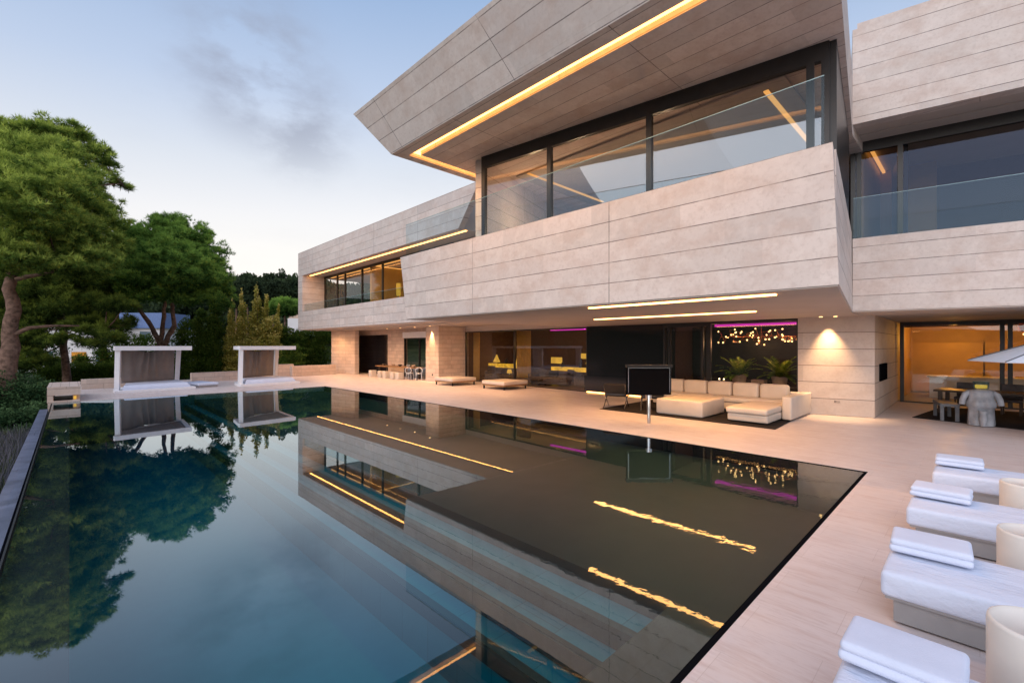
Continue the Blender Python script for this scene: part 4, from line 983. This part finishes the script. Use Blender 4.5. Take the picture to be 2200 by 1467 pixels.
def cycad(loc, lab, seed):
    rr = random.Random(seed)
    t = T('potted_cycad', lab, 'plant', loc, group='cycads in clay pots in the bay window')
    b = MB(); b.lathe([(.20, 0), (.26, .33), (.27, .36), (.23, .36), (.22, .30), (0, .30)], n=20, cap=False); b.build('pot', 'terracotta', t)
    vs = []; tone = []
    for k in range(30):
        a = rr.uniform(0, 2 * math.pi); e0 = rr.uniform(.35, 1.25); L = rr.uniform(.75, 1.05)
        prev = Vector((0, 0, .34)); d = Vector((math.cos(a) * math.cos(e0), math.sin(a) * math.cos(e0), math.sin(e0)))
        side = d.cross(Vector((0, 0, 1))).normalized(); steps = 16
        for j in range(steps):
            d = (d + Vector((0, 0, -.07))).normalized(); nx = prev + d * (L / steps)
            for s in (-1, 1):
                w = .2 * math.sin(math.pi * (j + 2) / (steps + 3))
                tip = prev + (side * s * .9 + d * .6).normalized() * w + Vector((0, 0, .03))
                vs += [prev, nx, tip]; tone.append(rr.uniform(.2, .9))
            prev = nx
    np_mesh('fronds', 'cycad', np.array([tuple(v) for v in vs]), 3, tone, t)
t = T('sideboard', 'long low black sideboard behind the sofa inside the bay window', 'sideboard', (18.2, 5.7, .02))
b = MB(); b.box(-.3, -1.45, 0, .3, 1.45, .72); b.build('cabinet', 'black_matt', t)
cycad((18.15, 6.35, .74), 'cycad with spreading fronds in a clay pot, left of the pair', 1)
cycad((18.15, 4.98, .74), 'cycad with upright fronds in a clay pot, right of the pair', 2)
b = MB(); b.box(-.18, -.22, 0, .18, .22, .22); o = b.build('planter_box', 'terracotta', label='square clay box between the two cycads', category='planter'); o.location = (18.15, 5.65, .74)
for i, y in enumerate((7.02, 6.85)):
    t = T('candle_holder', ['small lit candle left on the black sideboard', 'small lit candle right beside its twin on the sideboard'][i], 'candle', (18.0, y, .74))
    b = MB(); b.lathe([(.04, 0), (.045, .16)], n=12); b.build('holder', 'cream_resin', t)
    b = MB(); b.ball((0, 0, .19), .025, 8, 6); b.build('flame', 'candle', t)
# ------------------------------------------------------------------ right terrace: rug, benches, table, torso planter, parasol
b = MB(); b.prism([(18.55, 1.45), (17.1, -3.2), (22.8, -4.6), (22.4, .95)], .004, .02)
b.build('rug', 'rug', label='black rug under the dining set on the right terrace', category='rug')
def bench(loc, rz, lab, w=.42, L=1.3):
    t = T('bench', lab, 'bench', loc, rz, group='grey wooden benches at the right dining set')
    b = MB(); b.box(-w / 2, -L / 2, .42, w / 2, L / 2, .50); b.build('seat', 'grey_wood', t)
    for sx in (-1, 1):
        for sy in (-1, 1): b = MB(); b.box(sx * (w / 2 - .05) - .04, sy * (L / 2 - .06) - .04, 0, sx * (w / 2 - .05) + .04, sy * (L / 2 - .06) + .04, .42); b.build('leg', 'grey_wood', t)
    return t
bn = bench((18.9, .72, .02), R(-80), 'grey wooden bench at the left end of the right dining set')
copy_tree(bn, (17.5, -1.35, .02), 'grey bench with cream cushion at the right edge of the photo', rz=R(-82))
b = MB(); b.rbox(-.6, -.2, 0, .6, .2, .08, .03); o = b.build('seat_cushion', 'cream_cloth', label='cream cushion on the bench at the right edge', category='cushion'); o.location = (17.5, -1.35, .522); o.rotation_euler = (0, 0, R(8))
t = T('dining_table', 'dark dining table on the rug of the right terrace', 'table', (20.6, -.7, .02), R(-8))
b = MB(); b.box(-.6, -1.7, .70, .6, 1.7, .76); b.build('tabletop', 'dark_wood', t)
for sx in (-.5, .5):
    for sy in (-1.55, 1.55): b = MB(); b.box(sx - .05, sy - .05, 0, sx + .05, sy + .05, .70); b.build('leg', 'dark_wood', t)
def dchair(loc, rz, lab):
    t = T('dining_chair', lab, 'chair', loc, rz, group='dark dining chairs on the right terrace')
    b = MB(); b.rbox(-.24, -.24, .40, .24, .24, .48, .03); b.build('seat', 'dark_fabric', t)
    b = MB(); b.rbox(.18, -.24, .48, .25, .24, .95, .03); b.build('backrest', 'dark_fabric', t)
    for sx in (-1, 1):
        for sy in (-1, 1): b = MB(); b.box(sx * .2 - .02, sy * .2 - .02, 0, sx * .2 + .02, sy * .2 + .02, .40); b.build('leg', 'dark_wood', t)
    return t
dc = dchair((21.5, .35, .02), R(-8), 'dark chair behind the right dining table, by the window frame')
copy_tree(dc, (21.4, -.7, .02), 'dark chair behind the right dining table, beside the torso planter', rz=R(-8))
copy_tree(dc, (19.75, -1.3, .02), 'dark chair on the near side of the right dining table', rz=R(172))
# torso planter: draped figure without head, candle glass on top
t = T('torso_planter', 'pale grey marble torso shaped planter with a candle glass on top', 'sculpture', (17.95, -.02, .02), R(-80))
b = MB(); n = 28
prof = [(.26, .20, 0), (.27, .2, .06), (.255, .19, .3), (.25, .18, .46), (.29, .21, .50), (.31, .22, .60), (.26, .19, .72), (.25, .17, .80), (.27, .17, .90), (.24, .15, .96), (.10, .10, .99)]
vs = []
for (rx, ry, z) in prof:
    for k in range(n):
        a = 2 * math.pi * k / n; c, s_ = math.cos(a), math.sin(a)
        fold = (1 + .06 * math.cos(9 * a)) if z < .48 else 1.0
        br_ = .13 * (math.exp(-((a - math.pi * 1.5 + .45) / .28) ** 2) + math.exp(-((a - math.pi * 1.5 - .45) / .28) ** 2)) * math.exp(-((z - .58) / .09) ** 2)
        vs.append((rx * c * fold, ry * s_ * fold - br_, z))
b.add(vs, [(i * n + k, i * n + (k + 1) % n, (i + 1) * n + (k + 1) % n, (i + 1) * n + k) for i in range(len(prof) - 1) for k in range(n)], True)
b.add(vs[-n:], [tuple(range(n))]); b.build('torso', 'marble', t)
for s_ in (-1, 1):
    b = MB(); b.tube([(s_ * .22, 0, .92), (s_ * .31, -.01, .84), (s_ * .36, -.02, .70), (s_ * .38, -.03, .56)], [.06, .075, .07, .065], 10); b.build('arm', 'marble', t)
b = MB(); b.lathe([(.06, .0), (.09, .2), (.075, .34), (.10, .42)], (0, -.22), 12); b.build('ornament', 'marble', t)
b = MB(); b.lathe([(.13, .99), (.15, 1.0), (.17, 1.2), (.16, 1.2), (.14, 1.02)], n=20, cap=False); b.build('bowl', 'rail_glass', t)
b = MB(); b.lathe([(.12, 1.02), (.125, 1.11)], n=16); b.build('candle', 'lamp_glow', t)
def parasol(loc, rr_, z0, z1, lab):
    t = T('parasol', lab, 'parasol', loc, group='white parasols over the right terrace'); n = 8
    ang = [R(45 * k + 1) for k in range(n)]
    b = MB(); vs = [(0, 0, z1)] + [(rr_ * math.cos(a), rr_ * math.sin(a), z0) for a in ang]
    b.add(vs, [(0, 1 + k, 1 + (k + 1) % n) for k in range(n)]); o = b.build('canopy', 'parasol', t); o.modifiers.new('s', 'SOLIDIFY').thickness = .015
    for a in ang: b = MB(); b.tube([(0, 0, z1 + .015), (rr_ * math.cos(a), rr_ * math.sin(a), z0 + .012)], .013, 5); b.build('rib', 'grey_wood', t)
    b = MB(); b.lathe([(.035, 0), (.035, z1 + .04), (.0, z1 + .12)], n=12); b.build('pole', 'grey_wood', t)
    b = MB(); b.box(-.35, -.35, 0.003, .35, .35, .08); b.build('base', 'grey_wood', t)
parasol((16.95, -1.87, 0), 2.1, 1.82, 2.64, 'white canvas parasol nearest the torso planter at the right edge')
parasol((19.9, -2.45, .02), 1.9, 2.02, 2.72, 'white canvas parasol farther back over the dining table')
# copper pendants and small vase inside
def pendant(loc, r, lab):
    t = T('pendant_lamp', lab, 'pendant lamp', loc, group='copper glass pendants inside the right room')
    b = MB(); b.ball((0, 0, 0), r, 16, 10); b.build('globe', 'copper', t)
    b = MB(); b.ball((0, 0, -.02), r * .45, 10, 8); b.tube([(0, 0, -r - .01), (0, 0, -r - .06)], r * .4, 10); b.build('bulb', 'bulb', t)
    b = MB(); b.tube([(0, 0, r), (0, 0, 3.16 - loc[2])], .01, 5); b.build('cable', 'black_matt', t)
    return t
pendant((24.3, -1.15, 2.87), .22, 'single round copper pendant at the left inside the dark pane')
pendant((24.4, -2.05, 2.86), .20, 'left copper pendant of the pair near the photo edge')
pendant((24.4, -2.45, 2.88), .20, 'right copper pendant of the pair near the photo edge')

# upper wing furniture, small and dark behind the glass
for i, (x, y, l) in enumerate(((13.7, 34.6, 'small dark chair at the left end of the far wing balcony'), (13.7, 32.9, 'small dark chair right of its twin on the far wing balcony'))):
    t = T('balcony_chair', l, 'chair', (x, y, 4.2), group='dark chairs on the far wing balcony')
    b = MB(); b.rbox(-.25, -.25, .35, .25, .25, .43, .03); b.build('seat', 'black_matt', t)
    b = MB(); b.rbox(.18, -.25, .43, .25, .25, .85, .03); b.build('backrest', 'black_matt', t)
    b = MB(); b.box(-.22, -.22, 0, -.18, .22, .35); b.box(.18, -.22, 0, .22, .22, .35); b.build('leg', 'black_matt', t)
t = T('floor_lamp', 'slim warm lamp standing inside the far wing window', 'lamp', (15.3, 26.3, 4.2))
b = MB(); b.lathe([(.14, 1.25), (.14, 2.05)], n=14); b.build('lamp_shade', 'lamp_glow', t)
b = MB(); b.lathe([(.1, 0), (.02, .03), (.02, 1.25)], n=10); b.build('stem', 'chrome', t)

# ------------------------------------------------------------------ trees
def pine(name, lab, cat, base, limbs, blobs, mat, dens, blen, bwid, trunk_r, grp=None, nb=7, sub=.34, lift=.35):
    t = T(name, lab, cat, base, group=grp)
    off = np.array(base)
    V_, tn = tufts(blobs, dens, blen, bwid, nb, sub=sub, lift=lift)
    np_mesh('crown', mat, V_, 3, tn, t, off=off)
    b = MB()
    for path, r0, r1 in limbs:
        m = len(path); pts = []
        rads = []
        for i in range(m - 1):
            for k in range(4):
                u = k / 4; p = Vector(path[i]).lerp(Vector(path[i + 1]), u); g = (i + u) / (m - 1)
                pts.append(p + Vector((random.uniform(-1, 1), random.uniform(-1, 1), 0)) * r0 * .25); rads.append((r0 + (r1 - r0) * g) * random.uniform(.92, 1.1))
        pts.append(Vector(path[-1])); rads.append(r1)
        b.tube(pts, rads, 9)
    # twigs from the limbs into each clump
    for c, r in blobs:
        c = Vector(c); best = min((Vector(p) for path, _, _ in limbs for p in path[1:]), key=lambda p: (p - c).length)
        mid = best.lerp(c, .5) + Vector((0, 0, -.15)); b.tube([best, mid, c], [trunk_r * .28, trunk_r * .17, .02], 5)
    b.build('trunk', 'bark', t, world=True)
    return t
def B(px, py, d, r, f=.9): p = pt(px, py, d); return (tuple(p), (r, r, r * f))
def Q(px, py, d): return tuple(pt(px, py, d))
# tall pine at the left edge
dA = 25.5
blA = [B(40, 300, 26, 1.3), B(110, 315, 26.5, 1.3), B(70, 380, 24, 1.9), B(-30, 340, 25, 1.8), B(150, 290, 27.5, .8), B(120, 400, 23, 1.5), B(50, 440, 22, 1.7), B(-20, 470, 23, 1.6), B(100, 480, 23, 1.6),
       B(170, 350, 27, 1.1), B(200, 320, 28, 1.0), B(225, 345, 28, .7), B(205, 390, 27.5, 1.1), B(175, 430, 26, 1.2), B(225, 440, 28, .9), B(258, 395, 28.5, .55, .5), B(275, 402, 28.5, .35, .5), B(160, 285, 27.5, .7), B(70, 285, 26, .9), B(15, 280, 26, .9),
       B(160, 500, 25, 1.5), B(60, 540, 23, 1.6), B(10, 560, 22, 1.3), B(130, 560, 24, 1.5), B(210, 500, 26, 1.1), B(190, 570, 25, 1.4), B(250, 530, 27, .9), B(40, 350, 25, 1.7), B(120, 350, 25.5, 1.6), B(90, 290, 26.5, 1.1), B(150, 400, 25, 1.6), B(190, 470, 26, 1.5), B(240, 480, 27.5, .9), B(10, 400, 23, 1.7), B(-30, 540, 22, 1.5), B(100, 540, 24.5, 1.6), B(160, 545, 25, 1.5), B(215, 545, 26, 1.2)]
tA = pt(18, 930, 24); tA.z = -2.3
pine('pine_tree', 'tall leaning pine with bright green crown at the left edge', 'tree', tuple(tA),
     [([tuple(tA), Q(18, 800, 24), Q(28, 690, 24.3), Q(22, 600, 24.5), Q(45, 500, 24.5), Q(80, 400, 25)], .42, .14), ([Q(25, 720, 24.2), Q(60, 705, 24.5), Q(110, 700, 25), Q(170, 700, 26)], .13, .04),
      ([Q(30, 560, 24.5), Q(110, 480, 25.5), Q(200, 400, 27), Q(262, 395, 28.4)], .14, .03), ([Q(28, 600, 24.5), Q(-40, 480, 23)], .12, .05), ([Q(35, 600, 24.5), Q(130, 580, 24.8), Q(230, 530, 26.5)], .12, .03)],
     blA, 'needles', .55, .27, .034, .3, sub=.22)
# darker lower canopy tree behind it
blB = [B(120, 620, 30, 1.9), B(200, 600, 30, 1.8), B(60, 610, 30, 1.8), B(0, 640, 30, 2.0), B(160, 660, 29, 1.5, .5), B(230, 655, 28, 1.2, .5), B(265, 660, 28, .7, .5), B(90, 670, 30, 1.3, .5), B(250, 590, 31, 1.5), B(170, 540, 31, 1.7), B(100, 700, 31, 1.0, .4), B(200, 715, 28, .9, .45), B(240, 725, 28, .8, .4), B(150, 725, 29, .6, .4), B(215, 560, 31, 1.8), B(260, 610, 32, 1.8), B(60, 680, 30, 1.4, .6), B(20, 700, 31, 1.3, .7), B(180, 640, 30, 1.8), B(120, 580, 31, 2.0), B(240, 640, 31, 1.5), B(80, 640, 31, 2.0), B(30, 600, 31, 2.0), B(60, 740, 31, 1.1), B(30, 780, 31, 1.3), B(85, 770, 30, .9), B(110, 735, 29, .7, .5), B(180, 735, 28.5, .6, .4), B(215, 740, 28, .6, .4), B(60, 715, 29, 1.0), B(245, 700, 29, .9, .5), B(210, 690, 29, 1.0, .5), B(280, 690, 29, .5, .5), B(15, 740, 30, 1.2), B(160, 700, 29, 1.0, .5)]
tB = pt(143, 800, 33); tB.z = -1.6
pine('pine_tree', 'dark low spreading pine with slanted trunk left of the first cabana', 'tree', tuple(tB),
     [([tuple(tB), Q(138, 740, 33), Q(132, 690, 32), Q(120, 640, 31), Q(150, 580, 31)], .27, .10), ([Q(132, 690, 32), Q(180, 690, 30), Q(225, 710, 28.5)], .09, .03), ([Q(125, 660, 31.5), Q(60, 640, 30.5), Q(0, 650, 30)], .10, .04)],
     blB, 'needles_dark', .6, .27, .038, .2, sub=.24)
# umbrella pine
blC = [B(300, 530, 31, 1.5), B(350, 510, 32, 1.5), B(400, 505, 33, 1.5), B(440, 545, 33, 1.4), B(465, 590, 33, 1.1), B(482, 620, 33, .65), B(420, 590, 31, 1.7), B(360, 570, 30, 1.8), B(295, 590, 30, 1.6), B(255, 560, 31, 1.1),
       B(330, 640, 31, 1.1, .5), B(400, 645, 32, 1.2, .5), B(445, 640, 32, 1.0, .5), B(270, 640, 31, 1.0, .5), B(380, 480, 33, .8), B(340, 478, 33, .6), B(430, 510, 33, .8), B(465, 555, 33.5, .7), B(330, 560, 31, 1.8), B(390, 545, 32, 1.8), B(430, 600, 32, 1.6), B(455, 620, 33, 1.3), B(270, 520, 32, 1.1), B(240, 590, 31.5, 1.4), B(360, 610, 31, 1.6), B(400, 615, 32, 1.6), B(310, 620, 31, 1.5), B(475, 650, 33.5, .9), B(300, 500, 32, .8), B(265, 490, 33, .6)]
tC = pt(350, 790, 34); tC.z = -1.0
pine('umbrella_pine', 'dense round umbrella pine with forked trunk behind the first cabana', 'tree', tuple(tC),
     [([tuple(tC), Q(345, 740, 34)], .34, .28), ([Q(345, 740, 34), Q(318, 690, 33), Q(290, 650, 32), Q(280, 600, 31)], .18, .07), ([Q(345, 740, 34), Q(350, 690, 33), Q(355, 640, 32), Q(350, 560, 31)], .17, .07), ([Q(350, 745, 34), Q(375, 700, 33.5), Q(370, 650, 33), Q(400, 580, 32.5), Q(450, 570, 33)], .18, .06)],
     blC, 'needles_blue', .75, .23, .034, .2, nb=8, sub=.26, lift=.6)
# spiky leader shoots on its top are part of the crown clumps above

def shrub(name, lab, base, blobs, mat, dens, size, grp=None, cat='shrub', up=.3, stem=.06):
    t = T(name, lab, cat, base, group=grp)
    V_, tn = leaves(blobs, dens, size, up)
    np_mesh('foliage', mat, V_, 4, tn, t, off=np.array(base))
    b = MB(); top = max(c[2] for c, r in blobs)
    b.tube([base, (base[0] + .05, base[1], (base[2] + top) / 2), (base[0], base[1] + .05, top)], [stem, stem * .7, .02], 6)
    for c, r in blobs[:6]: b.tube([(base[0], base[1], max(base[2] + .1, c[2] - .8)), c], [stem * .5, .012], 5)
    b.build('stem', 'bark', t, world=True)
    return t
def column_shrub(px, top, bot, d, w, mat, lab, grp, dens=26, size=.15, name='tall_shrub', taper=.5):
    p0 = pt(px, bot, d); p1 = pt(px, top, d); bl = []; n = 7
    for k in range(n):
        u = k / (n - 1); rr = w * (1 - (1 - taper) * max(0, u - .35) / .65) * random.uniform(.85, 1.1)
        c = p0.lerp(p1, .08 + .86 * u); bl.append(((c.x + random.uniform(-.2, .2), c.y + random.uniform(-.2, .2), c.z), (rr, rr, (p1.z - p0.z) / n * .95)))
    g = pt(px, bot, d); base = (g.x, g.y, -1.05)
    return shrub(name, lab, base, bl, mat, dens, size, grp)
G1 = 'dark green hedge shrubs behind the cabanas'
for px, top, w, l in ((395, 690, 1.15, 'dark hedge shrub right beside the first cabana'), (430, 670, 1.2, 'dark hedge shrub second to the right of the first cabana'), (462, 655, 1.15, 'dark hedge shrub midway between the two cabanas'), (350, 735, 1.0, 'low dark hedge shrub behind the first cabana')):
    column_shrub(px, top, 812, 38, w, 'leaf', l, G1, dens=30)
for px, top, w, l in ((262, 712, 1.0, 'dark shrub at the upper left corner of the first cabana'), (305, 722, 1.1, 'dark shrub above the middle of the first cabana roof'), (222, 742, .9, 'dark shrub touching the left post of the first cabana'), (178, 765, .9, 'dark low shrub under the lit windows of the white house'), (120, 770, 1.0, 'dark shrub beside the slanted pine trunk')):
    column_shrub(px, top, 812, 40, w, 'leaf', l, G1, dens=20, taper=.8)
G2 = 'golden tipped tall shrubs behind the second cabana'
for px, top, w, l, d in ((498, 652, .75, 'golden tipped shrub at the left end of its row', 38.5), (522, 632, .8, 'golden tipped shrub second from the left in its row', 39), (553, 620, .85, 'tallest golden tipped shrub above the second cabana', 39.5),
                        (574, 640, .8, 'golden tipped shrub right of the tallest one', 39.8), (594, 662, .7, 'golden tipped shrub at the right end of its row', 40)):
    column_shrub(px, top, 812, d, w, 'leaf_yellow', l, G2, dens=26, size=.17, taper=.22)
G3 = 'dark shrubs between the second cabana and the villa'
for px, top, w, l, d in ((610, 705, 1.2, 'dark shrub above the right end of the second cabana roof', 41), (645, 712, 1.3, 'dark shrub under the far corner of the villa', 42), (685, 708, 1.3, 'dark shrub closest to the villa wall', 43), (630, 745, 1.1, 'low bright shrub in the planter by the villa', 38)):
    column_shrub(px, top, 800, d, w, 'leaf', l, G3, dens=28, taper=.8)
blD = [B(612, 660, 62, 2.0, .5), B(600, 668, 62, 1.4, .5), B(628, 668, 62, 1.3, .5)]
tD = pt(613, 760, 62); tD.z = -1.0
pine('umbrella_pine', 'small distant umbrella pine beside the far corner of the villa', 'tree', tuple(tD), [([tuple(tD), Q(613, 720, 62), Q(612, 672, 62)], .25, .12)], blD, 'needles_blue', .8, .35, .08, .2)

# bushes left of the pool
G4 = 'leafy bushes below the left end of the pool'
for i, (px, py, d, r, l) in enumerate(((70, 850, 24, 1.1, 'round leafy bush beside the pine trunk'), (35, 900, 21, .9, 'dark bush at the foot of the big pine'), (95, 880, 23, .8, 'dark bush touching the end of the slate coping'), (10, 830, 24, 1.2, 'dark bush at the left edge of the photo'), (60, 930, 18.5, .6, 'low leafy bush next to the slate coping'))):
    c = pt(px, py, d); base = (c.x, c.y, -1.55 if c.x < -4 else -2.6)
    shrub('bush', l, base, [((c.x, c.y, c.z), (r, r, r * .8)), ((c.x + .5, c.y + .4, c.z - .5), (r, r, r * .8)), ((c.x - .5, c.y - .2, c.z - .6), (r * .9, r * .9, r)), ((c.x, c.y, c.z - 1.1), (r * 1.1, r * 1.1, r))], 'leaf_bush', 34, .13, G4, 'bush')
# low clipped hedge behind the stone bench
for i, (px, py, d, r, l) in enumerate(((85, 745, 40, 1.3, 'loose leafy shrub in front of the windows of the white house'), (45, 765, 38, 1.4, 'dark shrub between the pine trunk and the white house'))):
    c = pt(px, py, d); base = (c.x, c.y, -1.6)
    shrub('bush', l, base, [((c.x, c.y, c.z), (r, r, r)), ((c.x + .9, c.y + .4, c.z - .7), (r, r, r * .8)), ((c.x - .8, c.y - .2, c.z - .8), (r * .9, r * .9, r)), ((c.x, c.y, c.z - 1.6), (r * 1.2, r * 1.1, r))], 'leaf_bush', 5, .16, G4, 'bush')
p0 = pt(100, 800, 34); hb = [((p0.x + u * 4.4, p0.y + u * 1.2, .25), (.75, .75, .75)) for u in np.linspace(0, 1.2, 9)]
hb += [((c[0], c[1], c[2] - .9), (.7, .7, .8)) for c, r in hb]
shrub('hedge', 'low clipped green hedge in front of the neighbouring white house', (p0.x, p0.y, -1.1), hb, 'leaf', 46, .11, cat='hedge')
# grass and lavender beside the coping
def blades(n, xr, yr_, z, hgt, mat, name, kind):
    P = np.stack([RNG.uniform(*xr, n), RNG.uniform(*yr_, n), np.full(n, z)], 1)
    d = unit(np.stack([RNG.normal(0, .35, n), RNG.normal(0, .35, n), np.ones(n)], 1)); L = hgt * (0.5 + RNG.random((n, 1)))
    s = unit(np.cross(d, RNG.normal(size=d.shape))) * .012
    V_ = np.stack([P - s, P + s, P + d * L], 1).reshape(-1, 3)
    return np_mesh(name, mat, V_, 3, RNG.random(n), kind=kind)
b = MB(); b.hexa([(-7, -4, -3), (-.81, -4, -3), (-.81, 21, -3), (-7, 21, -3)], [(-7, -4, -1.1), (-.81, -4, -.6), (-.81, 21, -.6), (-7, 21, -1.1)]); b.build('planting_bed_ground', 'ground', kind='structure')
blades(42000, (-4.5, -.85), (5, 21), -.8, .42, 'grass', 'grass', 'stuff')
blades(14000, (-3.2, -.85), (9, 20), -.8, .55, 'lavender', 'lavender_ground_cover', 'stuff')

# ------------------------------------------------------------------ neighbours
t = T('neighbour_house', 'white modern house glimpsed behind the pines at left', 'house', tuple(pt(150, 790, 60)))
def HP(px, py, d=60): return pt(px, py, d)
def hbox(px0, px1, top, bot, d, depth, name, mat, par=None, **k):
    """a block whose front faces the pool; px are bearings"""
    a = pt(px0, bot, d); c = pt(px1, bot, d); z1 = pt(px0, top, d).z; z0 = pt(px0, bot, d).z
    b = MB(); b.wall((a.x, a.y), (c.x, c.y), depth, z0, z1); return b.build(name, mat, par or t, world=True, **k)
hbox(55, 240, 700, 800, 60, 8, 'wall', 'house_white')
hbox(50, 250, 694, 700, 59.4, 9, 'roof', 'house_white')
hbox(262, 350, 705, 800, 62, 7, 'wall', 'house_white')
hbox(256, 352, 672, 705, 61.6, 5, 'roof', 'slate_blue', label='blue slate roof')
hbox(75, 110, 718, 742, 59.9, .2, 'window', 'house_glass'); hbox(75, 112, 755, 780, 59.9, .2, 'window', 'house_glass')
w1 = hbox(153, 184, 756, 779, 59.9, .2, 'window', 'far_lit'); hbox(153, 184, 779, 785, 59.85, .2, 'sill', 'house_glass', w1)
w1 = hbox(206, 236, 754, 790, 59.9, .2, 'window', 'house_glass'); hbox(214, 232, 757, 776, 59.8, .1, 'pane', 'far_lit', w1)
hbox(300, 322, 712, 730, 61.9, .2, 'window', 'house_glass')
hbox(30, 260, 789, 800, 52, .5, 'terrace_wall', 'house_white')
for dx in (130, 196): hbox(dx, dx + 3, 740, 790, 59.8, .15, 'pillar', 'house_white')
t = T('distant_house', 'pale distant house with pitched roof beside the villa corner', 'house', tuple(pt(628, 700, 90)))
hbox(618, 650, 684, 720, 90, 6, 'wall', 'house_white')
a = pt(616, 686, 90); c = pt(652, 686, 90); e = pt(632, 668, 90)
b = MB(); b.add([a, c, (c.x + 4, c.y + 4, c.z), (a.x + 4, a.y + 4, a.z), pt(640, 668, 91), pt(641, 668, 94)], [(0, 1, 4), (2, 3, 5), (1, 2, 5, 4), (3, 0, 4, 5)]); b.build('roof', 'terracotta', t, world=True)

# far wooded hill: a continuous wood, with single skyline trees standing out
def far_blobs(pxs, d0, d1, ytop, ybot, n, r):
    out = []
    for k in range(n):
        px = random.uniform(*pxs); d = random.uniform(d0, d1); py = random.uniform(ytop(px), ybot); rr = r * random.uniform(.7, 1.3)
        out.append((tuple(pt(px, py + rr * 978 / d * .6, d)), (rr, rr, rr * .9)))
    return out
yt = lambda px: 606 - 10 * math.sin((px - 470) / 60.0)
V_, tn = leaves(far_blobs((-420, 1050), 120, 175, yt, 700, 520, 4.2), 1.0, 1.15, up=.8)
np_mesh('wooded_hill_foliage', 'leaf_far', V_, 4, tn, kind='stuff', label='far wooded hillside', category='wood')
for px, top, l in ((508, 600, 'skyline tree directly right of the umbrella pine'), (532, 596, 'thin skyline tree between the umbrella pine and the round tree'), (588, 580, 'tallest round skyline tree on the far hill'), (622, 592, 'skyline tree next to the villa edge')):
    d = 118; c = pt(px, top + 22, d); g = pt(px, 700, d)
    bl = [((c.x + random.uniform(-1.5, 1.5), c.y + random.uniform(-1.5, 1.5), c.z + random.uniform(-1.6, 1.4)), (1.5, 1.5, 1.4)) for _ in range(7)] + [((c.x, c.y, c.z - 3), (2.6, 2.6, 2))]
    tt = T('hillside_tree', l, 'tree', (g.x, g.y, g.z - 3), group='single trees on the far skyline')
    V_, tn = leaves(bl, 3, .55, up=.8); np_mesh('crown', 'leaf_far', V_, 4, tn, tt, off=np.array((g.x, g.y, g.z - 3)))
    b = MB(); b.tube([(g.x, g.y, g.z - 3), (c.x, c.y, c.z)], [.4, .12], 6); b.build('trunk', 'bark', tt, world=True)
